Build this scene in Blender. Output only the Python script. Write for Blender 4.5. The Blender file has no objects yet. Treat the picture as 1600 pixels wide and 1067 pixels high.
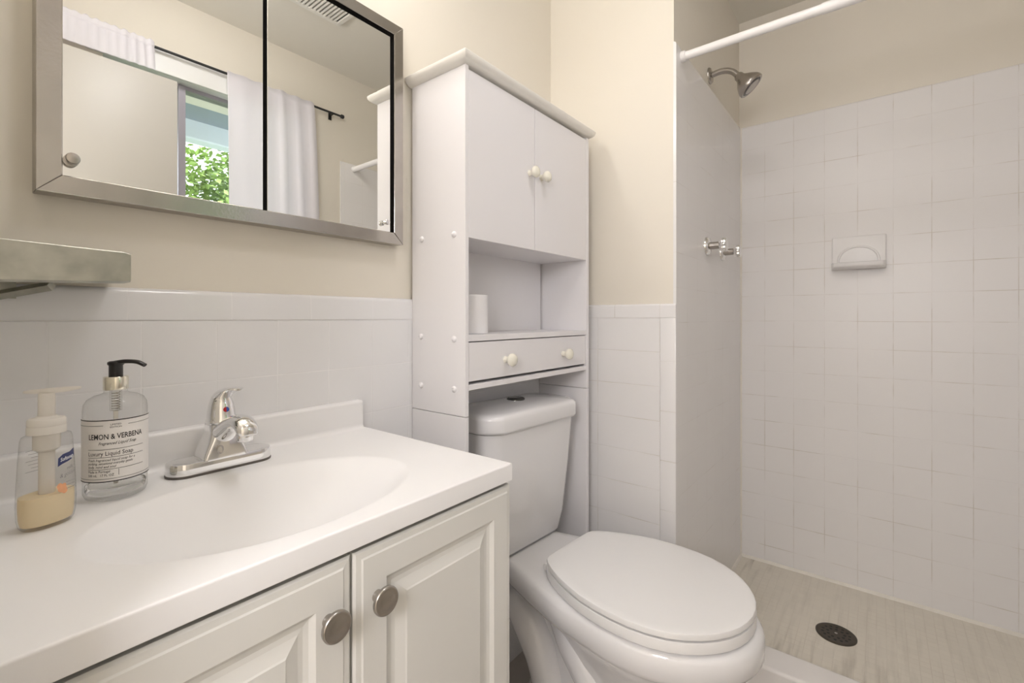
import bpy, bmesh, math, random
from mathutils import Vector, Matrix
random.seed(7)
PI = math.pi
S = bpy.context.scene
C = S.collection

# ------------------------------------------------------------------ camera, world, exposure
CAM_YAW = 0.6688
F_PX = 727.8
cam_data = bpy.data.cameras.new('camera')
cam_data.sensor_width = 36.0
cam_data.lens = F_PX / 1600.0 * 36.0
cam_data.shift_y = -(533.5 - 495.9) / 1600.0
cam_data.clip_start = 0.01
cam = bpy.data.objects.new('camera', cam_data)
C.objects.link(cam)
cam.location = (0, 0, 1.12)
cam.rotation_euler = (PI / 2, 0, CAM_YAW - PI / 2)
S.camera = cam

S.view_settings.view_transform = 'Standard'
S.view_settings.look = 'None'
S.view_settings.gamma = 1.0
S.view_settings.use_curve_mapping = False
S.view_settings.exposure = 1.62

W = bpy.data.worlds.new('overcast_sky')
S.world = W
W.use_nodes = True
wb = W.node_tree.nodes['Background']
wb.inputs['Color'].default_value = (0.86, 0.91, 1.0, 1)
wb.inputs['Strength'].default_value = 1.5

sun_data = bpy.data.lights.new('sun', 'SUN')
sun_data.energy = 1.6
sun_data.angle = 0.05
sun_data.color = (1.0, 0.95, 0.85)
sun = bpy.data.objects.new('sun', sun_data)
C.objects.link(sun)
sun.rotation_euler = Vector((-0.25, -0.75, -0.95)).to_track_quat('-Z', 'Y').to_euler()

VANITY_BULB = 7.6       # emission strength of the three globes over the mirror
HALL_FILL = 7.0         # emission strength of the added fill light in the hall, unseen behind the camera
BULB_COL = (1.0, 0.97, 0.955)
CEIL_FILL = 6.4          # emission strength of the added ceiling fill, kept out of the mirror
FILL_COL = (0.985, 0.96, 1.0)

# ------------------------------------------------------------------ materials
def new_mat(name):
    m = bpy.data.materials.new(name)
    m.use_nodes = True
    nt = m.node_tree
    return m, nt, nt.nodes['Principled BSDF']

def mat(name, col, rough=0.5, metal=0.0, spec=0.5, var=0.03, vscale=6.0, bump=0.0, bscale=60.0, coat=0.0, aniso=0.0):
    m, nt, p = new_mat(name)
    p.inputs['Roughness'].default_value = rough
    p.inputs['Metallic'].default_value = metal
    p.inputs['Specular IOR Level'].default_value = spec
    if coat:
        p.inputs['Coat Weight'].default_value = coat
        p.inputs['Coat Roughness'].default_value = 0.08
    tc = nt.nodes.new('ShaderNodeTexCoord')
    n = nt.nodes.new('ShaderNodeTexNoise')
    n.inputs['Scale'].default_value = vscale
    n.inputs['Detail'].default_value = 3.0
    nt.links.new(tc.outputs['Object'], n.inputs['Vector'])
    mix = nt.nodes.new('ShaderNodeMix')
    mix.data_type = 'RGBA'
    nt.links.new(n.outputs['Fac'], mix.inputs[0])
    mix.inputs[6].default_value = tuple(max(0, c * (1 - var)) for c in col) + (1,)
    mix.inputs[7].default_value = tuple(min(1, c * (1 + var)) for c in col) + (1,)
    nt.links.new(mix.outputs[2], p.inputs['Base Color'])
    if bump:
        nb = nt.nodes.new('ShaderNodeTexNoise')
        nb.inputs['Scale'].default_value = bscale
        nb.inputs['Detail'].default_value = 4.0
        nt.links.new(tc.outputs['Object'], nb.inputs['Vector'])
        b = nt.nodes.new('ShaderNodeBump')
        b.inputs['Strength'].default_value = bump
        b.inputs['Distance'].default_value = 0.002
        nt.links.new(nb.outputs['Fac'], b.inputs['Height'])
        nt.links.new(b.outputs['Normal'], p.inputs['Normal'])
    return m

def tile_mat(name, col, grout, axes, pitch, offs, gw=0.0022, rough=0.14, dirt=None, var=0.006, bump=0.35, spec=0.5, gthr=(0.38, 0.72)):
    """Square tiles laid along two object axes; pitch and offset per axis (None: no joints on it)."""
    m, nt, p = new_mat(name)
    N, L = nt.nodes, nt.links
    def math_(op, a, b=None, c=None):
        n = N.new('ShaderNodeMath'); n.operation = op
        for i, v in enumerate((a, b, c)):
            if v is None: continue
            if isinstance(v, (int, float)): n.inputs[i].default_value = v
            else: L.new(v, n.inputs[i])
        return n.outputs[0]
    tc = N.new('ShaderNodeTexCoord')
    sep = N.new('ShaderNodeSeparateXYZ')
    L.new(tc.outputs['Object'], sep.inputs[0])
    joint, cells = None, []
    for ax, pt, of in zip(axes, pitch, offs):
        if pt is None: continue
        u = math_('DIVIDE', math_('SUBTRACT', sep.outputs[ax], of), pt)
        u = math_('ADD', u, 100.0)
        fr = math_('FRACT', u)
        dist = math_('MULTIPLY', math_('SUBTRACT', 0.5, math_('ABSOLUTE', math_('SUBTRACT', fr, 0.5))), pt)
        mr = N.new('ShaderNodeMapRange'); mr.interpolation_type = 'SMOOTHSTEP'
        L.new(dist, mr.inputs['Value'])
        mr.inputs['From Min'].default_value = gw * 0.35
        mr.inputs['From Max'].default_value = gw * 1.1
        mr.inputs['To Min'].default_value = 1.0
        mr.inputs['To Max'].default_value = 0.0
        joint = mr.outputs[0] if joint is None else math_('MAXIMUM', joint, mr.outputs[0])
        cells.append(math_('FLOOR', u))
    comb = N.new('ShaderNodeCombineXYZ')
    for i, c in enumerate(cells): L.new(c, comb.inputs[i])
    wn = N.new('ShaderNodeTexWhiteNoise'); wn.noise_dimensions = '3D'
    L.new(comb.outputs[0], wn.inputs['Vector'])
    tone = N.new('ShaderNodeMix'); tone.data_type = 'RGBA'
    L.new(wn.outputs['Value'], tone.inputs[0])
    tone.inputs[6].default_value = tuple(c * (1 - var) for c in col) + (1,)
    tone.inputs[7].default_value = tuple(min(1, c * (1 + var)) for c in col) + (1,)
    gn = N.new('ShaderNodeTexNoise'); gn.inputs['Scale'].default_value = 9.0; gn.inputs['Detail'].default_value = 5.0
    L.new(tc.outputs['Object'], gn.inputs['Vector'])
    gr = N.new('ShaderNodeMapRange')
    L.new(gn.outputs['Fac'], gr.inputs['Value'])
    gr.inputs['From Min'].default_value = gthr[0]; gr.inputs['From Max'].default_value = gthr[1]
    gr.inputs['To Min'].default_value = 0.06; gr.inputs['To Max'].default_value = 1.0
    fac = math_('MULTIPLY', joint, gr.outputs[0])
    mx = N.new('ShaderNodeMix'); mx.data_type = 'RGBA'
    L.new(fac, mx.inputs[0]); L.new(tone.outputs[2], mx.inputs[6])
    mx.inputs[7].default_value = tuple(grout) + (1,)
    out = mx.outputs[2]
    if dirt:
        dn = N.new('ShaderNodeTexNoise'); dn.inputs['Scale'].default_value = dirt[1]; dn.inputs['Detail'].default_value = 6.0
        mp = N.new('ShaderNodeMapping'); mp.inputs['Scale'].default_value = dirt[2]
        L.new(tc.outputs['Object'], mp.inputs['Vector']); L.new(mp.outputs[0], dn.inputs['Vector'])
        dr = N.new('ShaderNodeMapRange')
        L.new(dn.outputs['Fac'], dr.inputs['Value'])
        dr.inputs['From Min'].default_value = dirt[3]; dr.inputs['From Max'].default_value = dirt[4]
        dm = N.new('ShaderNodeMix'); dm.data_type = 'RGBA'
        mk = N.new('ShaderNodeMapRange'); L.new(sep.outputs[0], mk.inputs['Value'])     # most of it lies along the curb
        mk.inputs['From Min'].default_value = 1.55; mk.inputs['From Max'].default_value = 1.85
        mk.inputs['To Min'].default_value = 1.0; mk.inputs['To Max'].default_value = 0.16
        cd = N.new('ShaderNodeVectorMath'); cd.operation = 'DISTANCE'                  # and in the far corner
        L.new(tc.outputs['Object'], cd.inputs[0]); cd.inputs[1].default_value = (2.25, 0.47, 0.058)
        cm = N.new('ShaderNodeMapRange'); L.new(cd.outputs['Value'], cm.inputs['Value'])
        cm.inputs['From Min'].default_value = 0.03; cm.inputs['From Max'].default_value = 0.16
        cm.inputs['To Min'].default_value = 0.8; cm.inputs['To Max'].default_value = 0.0
        msk = math_('MAXIMUM', mk.outputs[0], cm.outputs[0])
        L.new(math_('MULTIPLY', math_('MULTIPLY', dr.outputs[0], dirt[5]), msk), dm.inputs[0])
        L.new(out, dm.inputs[6]); dm.inputs[7].default_value = tuple(dirt[0]) + (1,)
        out = dm.outputs[2]
    L.new(out, p.inputs['Base Color'])
    p.inputs['Roughness'].default_value = rough
    p.inputs['Specular IOR Level'].default_value = spec
    wav = N.new('ShaderNodeTexNoise'); wav.inputs['Scale'].default_value = 14.0
    L.new(tc.outputs['Object'], wav.inputs['Vector'])
    h = math_('ADD', math_('MULTIPLY', joint, -1.0), math_('MULTIPLY', wav.outputs['Fac'], 0.2))
    b = N.new('ShaderNodeBump'); b.inputs['Strength'].default_value = bump; b.inputs['Distance'].default_value = 0.0012
    L.new(h, b.inputs['Height']); L.new(b.outputs['Normal'], p.inputs['Normal'])
    return m

def glass_mat(name, col=(1, 1, 1), ior=1.45, rough=0.0):
    m, nt, p = new_mat(name)
    p.inputs['Base Color'].default_value = tuple(col) + (1,)
    p.inputs['Transmission Weight'].default_value = 1.0
    p.inputs['IOR'].default_value = ior
    p.inputs['Roughness'].default_value = rough
    tc = nt.nodes.new('ShaderNodeTexCoord'); n = nt.nodes.new('ShaderNodeTexNoise')
    n.inputs['Scale'].default_value = 25.0
    nt.links.new(tc.outputs['Object'], n.inputs['Vector'])
    b = nt.nodes.new('ShaderNodeBump'); b.inputs['Strength'].default_value = 0.03; b.inputs['Distance'].default_value = 0.001
    nt.links.new(n.outputs['Fac'], b.inputs['Height']); nt.links.new(b.outputs['Normal'], p.inputs['Normal'])
    return m

def emit_mat(name, col, strength):
    m, nt, p = new_mat(name)
    p.inputs['Base Color'].default_value = (0.9, 0.9, 0.88, 1)
    p.inputs['Emission Color'].default_value = tuple(col) + (1,)
    p.inputs['Emission Strength'].default_value = strength
    return m

M = {}
M['paint'] = mat('cream_wall_paint', (0.80, 0.75, 0.655), 0.55, var=0.012, vscale=3, bump=0.05, bscale=90)
M['ceiling'] = mat('ceiling_paint', (0.74, 0.71, 0.63), 0.7, var=0.015, vscale=3, bump=0.05, bscale=90)
M['door_paint'] = mat('cream_door_paint', (0.54, 0.515, 0.465), 0.4, var=0.01)
M['trim_white'] = mat('white_trim_paint', (0.84, 0.84, 0.82), 0.35, var=0.01)
M['counter'] = mat('cultured_marble', (0.86, 0.85, 0.845), 0.38, var=0.012, vscale=5, spec=0.4)
M['thermofoil'] = mat('white_thermofoil', (0.725, 0.715, 0.675), 0.33, var=0.008)
M['laminate'] = mat('white_laminate', (0.84, 0.82, 0.825), 0.4, var=0.01)
M['molding'] = mat('aged_white_molding', (0.82, 0.79, 0.73), 0.4, var=0.015)
M['porcelain'] = mat('white_porcelain', (0.83, 0.82, 0.82), 0.08, var=0.006, coat=0.4)
M['seat_plastic'] = mat('white_seat_plastic', (0.85, 0.84, 0.83), 0.28, var=0.006)
M['ceramic'] = mat('white_ceramic', (0.84, 0.825, 0.81), 0.32, var=0.01)
M['chrome'] = mat('polished_chrome', (0.86, 0.86, 0.86), 0.07, metal=1.0, var=0.02)
M['steel'] = mat('brushed_stainless', (0.47, 0.445, 0.415), 0.22, metal=1.0, var=0.14, vscale=22, bump=0.05, bscale=220)
M['old_chrome'] = mat('mottled_old_chrome', (0.47, 0.47, 0.42), 0.32, metal=1.0, var=0.42, vscale=30, bump=0.12, bscale=60)
M['nickel'] = mat('satin_nickel', (0.46, 0.43, 0.40), 0.27, metal=1.0, var=0.03)
M['chrome_painted_reflection'] = mat('chrome_painted_reflection', (0.16, 0.16, 0.155), 0.15, metal=1.0, var=0.03)  # chrome with the dark reflection of the cabinet underside put into its colour
M['mirror'] = mat('mirror_silvering', (0.92, 0.93, 0.91), 0.0, metal=1.0, var=0.0)
M['black'] = mat('black_gap', (0.012, 0.011, 0.010), 0.6, var=0.1)
M['black_plastic'] = mat('black_plastic', (0.014, 0.012, 0.012), 0.28, var=0.1)
M['black_metal'] = mat('black_rod_metal', (0.02, 0.02, 0.02), 0.4, var=0.1)
M['gold'] = mat('pale_gold_collar', (0.80, 0.77, 0.66), 0.16, metal=1.0, var=0.03)
M['cream_knob'] = mat('cream_knob', (0.84, 0.81, 0.70), 0.25, var=0.02)
M['rubber'] = mat('dark_gasket', (0.12, 0.105, 0.09), 0.5, var=0.1)
M['bronze'] = mat('dark_drain_metal', (0.085, 0.072, 0.055), 0.45, metal=0.6, var=0.3, vscale=60)
M['paper'] = mat('label_paper', (0.85, 0.82, 0.79), 0.55, var=0.01)
M['tissue'] = mat('tissue_paper', (0.90, 0.88, 0.88), 0.9, var=0.02, bump=0.2, bscale=300)
M['ink'] = mat('label_ink', (0.03, 0.028, 0.028), 0.5, var=0.05)
M['grey_ink'] = mat('grey_label_ink', (0.30, 0.28, 0.30), 0.5, var=0.05)
M['navy'] = mat('navy_badge_ink', (0.03, 0.04, 0.14), 0.4, var=0.05)
M['white_ink'] = mat('white_badge_ink', (0.9, 0.9, 0.92), 0.4, var=0.01)
M['orange_ink'] = mat('peach_print', (0.86, 0.42, 0.22), 0.5, var=0.2, vscale=200)
M['red_dot'] = mat('red_enamel', (0.55, 0.02, 0.03), 0.3, var=0.05)
M['blue_dot'] = mat('blue_enamel', (0.03, 0.10, 0.45), 0.3, var=0.05)
M['rod_white'] = mat('white_rod_enamel', (0.88, 0.86, 0.84), 0.35, var=0.02)
M['caulk'] = mat('white_caulk', (0.82, 0.78, 0.70), 0.45, var=0.08, vscale=25)
M['curb'] = mat('white_curb_enamel', (0.82, 0.79, 0.76), 0.25, var=0.02)
M['alu'] = mat('grey_window_metal', (0.36, 0.34, 0.38), 0.4, metal=0.4, var=0.05)
M['vent'] = mat('white_vent_plastic', (0.78, 0.76, 0.70), 0.5, var=0.01)
M['vent_dark'] = mat('vent_cavity', (0.05, 0.045, 0.04), 0.8, var=0.1)
M['soffit'] = mat('porch_soffit_paint', (0.27, 0.32, 0.36), 0.7, var=0.06)
M['beam'] = mat('porch_beam_paint', (0.72, 0.80, 0.84), 0.6, var=0.03)
M['grass'] = mat('lawn', (0.07, 0.11, 0.04), 0.9, var=0.4, vscale=3)
M['bark'] = mat('tree_bark', (0.11, 0.085, 0.06), 0.9, var=0.3, vscale=14, bump=0.5)
M['leaf'] = mat('tree_leaf', (0.22, 0.33, 0.08), 0.5, var=0.75, vscale=2.3)
M['wood_floor'] = mat('hall_floor', (0.42, 0.30, 0.20), 0.4, var=0.15, vscale=5)
M['bulb'] = emit_mat('globe_lamp', BULB_COL, VANITY_BULB)
M['ceil_fill'] = emit_mat('ceil_fill_glow', FILL_COL, CEIL_FILL)
M['hall_fill'] = emit_mat('hall_fill_glow', FILL_COL, HALL_FILL)
def thin_clear(name, tint, refl=1.0, edge=0.82, rough=0.02):
    """thin clear wall: light passes straight, reflection grows towards grazing angles"""
    m, nt, p = new_mat(name)
    tr = nt.nodes.new('ShaderNodeBsdfTransparent')
    gl = nt.nodes.new('ShaderNodeBsdfGlossy'); gl.inputs['Roughness'].default_value = rough
    lw = nt.nodes.new('ShaderNodeLayerWeight'); lw.inputs['Blend'].default_value = 0.5
    fr = nt.nodes.new('ShaderNodeMath'); fr.operation = 'POWER'; fr.inputs[1].default_value = 3.5
    nt.links.new(lw.outputs['Facing'], fr.inputs[0])
    tc = nt.nodes.new('ShaderNodeTexCoord'); n = nt.nodes.new('ShaderNodeTexNoise'); n.inputs['Scale'].default_value = 18
    nt.links.new(tc.outputs['Object'], n.inputs['Vector'])
    mc_ = nt.nodes.new('ShaderNodeMix'); mc_.data_type = 'RGBA'
    nt.links.new(n.outputs['Fac'], mc_.inputs[0])
    mc_.inputs[6].default_value = tuple(c * 0.985 for c in tint) + (1,); mc_.inputs[7].default_value = tuple(tint) + (1,)
    ed = nt.nodes.new('ShaderNodeMix'); ed.data_type = 'RGBA'     # longer way through the wall near the outline
    nt.links.new(fr.outputs[0], ed.inputs[0]); nt.links.new(mc_.outputs[2], ed.inputs[6])
    ed.inputs[7].default_value = tuple(c * edge for c in tint) + (1,)
    nt.links.new(ed.outputs[2], tr.inputs['Color'])
    mu = nt.nodes.new('ShaderNodeMath'); mu.operation = 'MULTIPLY_ADD'; mu.inputs[1].default_value = refl; mu.inputs[2].default_value = 0.035
    nt.links.new(fr.outputs[0], mu.inputs[0])
    mx = nt.nodes.new('ShaderNodeMixShader')
    nt.links.new(mu.outputs[0], mx.inputs[0]); nt.links.new(tr.outputs[0], mx.inputs[1]); nt.links.new(gl.outputs[0], mx.inputs[2])
    nt.links.new(mx.outputs[0], nt.nodes['Material Output'].inputs['Surface'])
    return m
M['clear'] = thin_clear('clear_bottle_plastic', (0.995, 0.995, 0.99), 0.5)
M['pane'] = thin_clear('window_glass', (0.98, 0.985, 0.985), 0.8, 1.0)
M['clear_soap'] = glass_mat('clear_liquid_soap', (0.96, 0.96, 0.94), 1.15)

def translucent(name, col, mixf=0.45, rough=0.6):
    m, nt, p = new_mat(name)
    p.inputs['Base Color'].default_value = tuple(col) + (1,)
    p.inputs['Roughness'].default_value = rough
    tr = nt.nodes.new('ShaderNodeBsdfTranslucent'); tr.inputs['Color'].default_value = tuple(col) + (1,)
    tc = nt.nodes.new('ShaderNodeTexCoord'); n = nt.nodes.new('ShaderNodeTexNoise'); n.inputs['Scale'].default_value = 120
    nt.links.new(tc.outputs['Object'], n.inputs['Vector'])
    b = nt.nodes.new('ShaderNodeBump'); b.inputs['Strength'].default_value = 0.06; b.inputs['Distance'].default_value = 0.001
    nt.links.new(n.outputs['Fac'], b.inputs['Height'])
    nt.links.new(b.outputs['Normal'], p.inputs['Normal'])
    mx = nt.nodes.new('ShaderNodeMixShader'); mx.inputs[0].default_value = mixf
    nt.links.new(p.outputs[0], mx.inputs[1]); nt.links.new(tr.outputs[0], mx.inputs[2])
    nt.links.new(mx.outputs[0], nt.nodes['Material Output'].inputs['Surface'])
    return m
M['sheer'] = translucent('white_curtain_cloth', (0.94, 0.92, 0.95), 0.42)
M['foam_soap'] = translucent('yellow_soap', (1.0, 0.87, 0.62), 0.35, 0.3)
M['milky'] = translucent('milky_plastic', (0.95, 0.92, 0.87), 0.45, 0.25)

WHITE_T = (0.85, 0.835, 0.825)
M['tile_vanity'] = tile_mat('vanity_wall_tile', (0.84, 0.835, 0.84), (0.92, 0.91, 0.91), (0, 2), (0.1093, 0.1093), (0.1115, 1.115), gw=0.0016, rough=0.10)
M['tile_stub'] = tile_mat('side_wall_tile', WHITE_T, (0.70, 0.66, 0.60), (1, 2), (0.216, 0.1079), (0.539, 1.119), gw=0.0016, rough=0.2)
M['tile_strip'] = tile_mat('bullnose_strip_tile', WHITE_T, (0.68, 0.64, 0.58), (1, 2), (None, 0.1539), (0, 0.983), gw=0.0018, rough=0.14)
M['tile_cap_v'] = tile_mat('cap_tile_vanity', (0.84, 0.835, 0.84), (0.92, 0.91, 0.91), (0, 2), (0.1525, None), (0.05, 0), gw=0.0013, rough=0.08, bump=0.25)
M['tile_cap_s'] = tile_mat('cap_tile_side', WHITE_T, (0.66, 0.62, 0.56), (1, 2), (0.1525, None), (0.539, 0), gw=0.0013, rough=0.08, bump=0.25)
SH = (0.85, 0.83, 0.815)
GRT = (0.56, 0.50, 0.42)
M['tile_long'] = tile_mat('shower_long_wall_tile', SH, GRT, (1, 2), (0.108, 0.108), (0.285, 1.104), gw=0.0015, rough=0.34, spec=0.35, gthr=(0.43, 0.78), bump=0.2)
M['tile_head'] = tile_mat('shower_head_wall_tile', SH, GRT, (0, 2), (0.108, 0.108), (1.4266, 1.104), gw=0.0012, rough=0.22, spec=0.4, gthr=(0.52, 0.9), bump=0.1)
M['mosaic'] = tile_mat('shower_floor_mosaic', (0.78, 0.73, 0.63), (0.69, 0.63, 0.53), (0, 1), (0.0262, 0.0262), (1.52, 0.01), gw=0.0016, rough=0.35,
                       dirt=((0.22, 0.18, 0.12), 6.0, (0.8, 8.0, 1.0), 0.50, 0.74, 0.8), var=0.02, bump=0.35)
M['floor'] = tile_mat('bathroom_floor_tile', (0.50, 0.46, 0.42), (0.36, 0.33, 0.29), (0, 1), (0.2, 0.2), (0.1, 0.05), gw=0.003, rough=0.35)

# ------------------------------------------------------------------ mesh helpers
def bm_new(): return bmesh.new()

def add_box(bm, x0, y0, z0, x1, y1, z1, bev=0.0, seg=2):
    b = bmesh.new()
    bmesh.ops.create_cube(b, size=1.0)
    bmesh.ops.scale(b, vec=(x1 - x0, y1 - y0, z1 - z0), verts=b.verts)
    bmesh.ops.translate(b, vec=((x0 + x1) / 2, (y0 + y1) / 2, (z0 + z1) / 2), verts=b.verts)
    if bev > 0:
        bmesh.ops.bevel(b, geom=b.edges[:], offset=bev, segments=seg, profile=0.5, affect='EDGES')
    merge(bm, b)

def merge(bm, b, mx=None):
    if mx is not None: b.transform(mx)
    vm = {}
    b.verts.index_update()
    for v in b.verts: vm[v.index] = bm.verts.new(v.co)
    for f in b.faces:
        try: bm.faces.new([vm[v.index] for v in f.verts])
        except ValueError: pass
    b.free()

def add_loft(bm, rings, close=True, cap0=True, cap1=True):
    """rings: lists of equal length of points; joined by quads."""
    vs = [[bm.verts.new(p) for p in r] for r in rings]
    n = len(vs[0])
    for a, b in zip(vs, vs[1:]):
        for i in range(n if close else n - 1):
            j = (i + 1) % n
            bm.faces.new((a[i], a[j], b[j], b[i]))
    if cap0: bm.faces.new(list(reversed(vs[0])))
    if cap1: bm.faces.new(vs[-1])
    return vs

def add_lathe(bm, prof, cx=0, cy=0, cz=0, n=48, sx=1.0, sy=1.0, cap0=True, cap1=True):
    """prof: (radius, height) up the local z axis."""
    rings = [[(cx + r * sx * math.cos(2 * PI * k / n), cy + r * sy * math.sin(2 * PI * k / n), cz + h) for k in range(n)] for r, h in prof]
    add_loft(bm, rings, True, cap0, cap1)

def axis_matrix(origin, direction):
    q = Vector((0, 0, 1)).rotation_difference(Vector(direction).normalized())
    return Matrix.Translation(origin) @ q.to_matrix().to_4x4()

def add_lathe_dir(bm, prof, origin, direction, n=40, cap0=True, cap1=True):
    b = bmesh.new()
    add_lathe(b, prof, n=n, cap0=cap0, cap1=cap1)
    merge(bm, b, axis_matrix(origin, direction))

def smooth_path(pts, sub=8):
    pts = [Vector(p) for p in pts]
    P = [pts[0] * 2 - pts[1]] + pts + [pts[-1] * 2 - pts[-2]]
    out = []
    for i in range(1, len(P) - 2):
        p0, p1, p2, p3 = P[i - 1], P[i], P[i + 1], P[i + 2]
        for k in range(sub):
            t = k / sub
            out.append(0.5 * ((2 * p1) + (p2 - p0) * t + (2 * p0 - 5 * p1 + 4 * p2 - p3) * t * t + (3 * p1 - p0 - 3 * p2 + p3) * t ** 3))
    out.append(pts[-1])
    return out

def add_tube(bm, pts, radius, n=20, up=(0, 0, 1), ry=None, cap=True):
    """radius and ry: number or list along the path; ry is the half-size along 'up'."""
    pts = [Vector(p) for p in pts]
    m = len(pts)
    R = radius if isinstance(radius, (list, tuple)) else [radius] * m
    RY = (ry if isinstance(ry, (list, tuple)) else [ry] * m) if ry is not None else R
    upv = Vector(up)
    rings = []
    for i, p in enumerate(pts):
        t = (pts[min(i + 1, m - 1)] - pts[max(i - 1, 0)]).normalized()
        a = t.cross(upv)
        if a.length < 1e-4: a = t.cross(Vector((0, 1, 0)))
        a.normalize(); b = a.cross(t).normalized()
        rings.append([p + a * R[i] * math.cos(2 * PI * k / n) + b * RY[i] * math.sin(2 * PI * k / n) for k in range(n)])
    add_loft(bm, rings, True, cap, cap)

def lerp_list(vals, m):
    out = []
    for i in range(m):
        t = i / (m - 1) * (len(vals) - 1); k = min(int(t), len(vals) - 2); f = t - k
        out.append(vals[k] * (1 - f) + vals[k + 1] * f)
    return out

def add_prism(bm, prof, axis, a, b):
    """prof: 2D outline; extruded along axis (0 x: prof=(y,z); 1 y: prof=(x,z); 2 z: prof=(x,y))."""
    def P(q, t):
        return (t, q[0], q[1]) if axis == 0 else (q[0], t, q[1]) if axis == 1 else (q[0], q[1], t)
    add_loft(bm, [[P(q, a) for q in prof], [P(q, b) for q in prof]])

def rrect(cx, cy, hx, hy, r, n=8, z=None):
    pts = []
    for sx, sy, a0 in ((1, 1, 0), (-1, 1, PI / 2), (-1, -1, PI), (1, -1, 3 * PI / 2)):
        for k in range(n + 1):
            a = a0 + PI / 2 * k / n
            x = cx + sx * (hx - r) + r * math.cos(a); y = cy + sy * (hy - r) + r * math.sin(a)
            pts.append((x, y) if z is None else (x, y, z))
    return pts

def obj(name, bm, material, parent=None, smooth=None, label=None):
    bmesh.ops.recalc_face_normals(bm, faces=bm.faces[:])
    me = bpy.data.meshes.new(name)
    bm.to_mesh(me); bm.free()
    me.materials.append(material)
    o = bpy.data.objects.new(name, me)
    C.objects.link(o)
    if smooth:
        for p in me.polygons: p.use_smooth = True
        if smooth < 179:
            me.set_sharp_from_angle(angle=math.radians(smooth))
    if parent is not None:
        o.parent = parent
        if parent.type == 'EMPTY' or parent.matrix_basis != Matrix.Identity(4):
            bpy.context.view_layer.update()
            o.matrix_parent_inverse = parent.matrix_world.inverted()
    if label: o['label'] = label
    return o

def thing(name, label, cat, loc, group=None):
    o = bpy.data.objects.new(name, None)
    o.empty_display_size = 0.05
    C.objects.link(o)
    o.location = loc
    o['label'] = label; o['category'] = cat
    if group: o['group'] = group
    return o

def tag(o, label, cat, group=None):
    o['label'] = label; o['category'] = cat
    if group: o['group'] = group
    return o

def struct(name, bm, material, smooth=None, label=None, cat=None):
    o = obj(name, bm, material, None, smooth)
    o['kind'] = 'structure'
    if label: o['label'] = label
    if cat: o['category'] = cat
    return o

def box_struct(name, args, material, label=None, cat=None):
    bm = bm_new()
    for a in args: add_box(bm, *a)
    return struct(name, bm, material, None, label, cat)

# ------------------------------------------------------------------ the room
WY = 0.942          # vanity wall tile face
XW = 1.4266         # face of the stub wall beside the toilet
XS = 2.268          # long shower wall tile face
YS = 0.4895         # shower head wall tile face
YB = -0.452         # window wall face inside the room
ZC = 2.438
SF = 0.058          # shower floor
XL = 0.012          # left wall face

box_struct('floor', [(-1.4, -1.5, -0.08, XW, 1.05, 0.0)], M['floor'], 'grey tiled bathroom floor in front of the shower curb', 'floor')
box_struct('ceiling', [(-1.4, -1.5, ZC, 2.38, 1.05, ZC + 0.1)], M['ceiling'], 'flat cream ceiling over the bathroom and shower', 'ceiling')
box_struct('wall_back', [(-0.11, 0.95, 0, 1.4316, 1.05, ZC)], M['paint'], 'cream wall behind the vanity, mirror and toilet', 'wall')
box_struct('wall_shower_side', [(1.4316, 0.4975, 0, 2.38, 1.05, ZC)], M['paint'], 'cream wall block between toilet corner and shower', 'wall')
box_struct('wall_right', [(2.276, -0.572, 0, 2.38, 0.4975, ZC)], M['paint'], 'long beige wall at the back of the shower', 'wall')
WX0, WX1, WZ0, WZ1 = 0.42, 1.18, 1.16, 2.125
box_struct('wall_front', [(-0.11, YB - 0.12, 0, WX0, YB, ZC), (WX1, YB - 0.12, 0, 2.276, YB, ZC), (WX0, YB - 0.12, 0, WX1, YB, WZ0), (WX0, YB - 0.12, WZ1, WX1, YB, ZC)],
           M['paint'], 'cream window wall seen in the mirror', 'wall')
DY0, DY1, DZ = -0.365, 0.42, 2.07
box_struct('wall_left', [(-0.11, YB, 0, XL, DY0, ZC), (-0.11, DY1, 0, XL, 0.95, ZC), (-0.11, DY0, DZ, XL, DY1, ZC)], M['paint'], 'cream wall with the doorway', 'wall')
# hall beyond the doorway (camera side)
box_struct('wall_hall', [(-1.5, -1.5, 0, -1.4, 1.05, ZC), (-1.4, 1.05, 0, -0.11, 1.15, ZC), (-1.4, -1.6, 0, -0.11, -1.5, ZC), (-0.14, -1.5, 0, -0.11, YB - 0.12, ZC)], M['paint'], 'cream hall walls beyond the doorway', 'wall')

# tile wainscot on the vanity wall
bm = bm_new(); add_box(bm, XL, WY, 0, XW, 0.951, 1.115)
struct('trim_1', bm, M['tile_vanity'], None, 'glossy white square tiles behind the vanity counter', 'tile')
def cap_prof(f, b, z0, z1, sgn):
    # rounded cap: face f (front), back b
    r = min(abs(b - f) * 0.95, z1 - z0 - 0.002)
    pts = [(b, z0), (f, z0), (f, z1 - r)]
    for k in range(1, 7):
        a = PI / 2 * k / 6
        pts.append((f + sgn * r * (1 - math.cos(a)), z1 - r + r * math.sin(a)))
    pts.append((b, z1))
    return pts
bm = bm_new(); add_prism(bm, cap_prof(WY - 0.001, 0.951, 1.1154, 1.1675, 1), 0, XL, XW)
struct('trim_2', bm, M['tile_cap_v'], 50, 'rounded white cap tiles along the vanity wall', 'tile')
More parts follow.
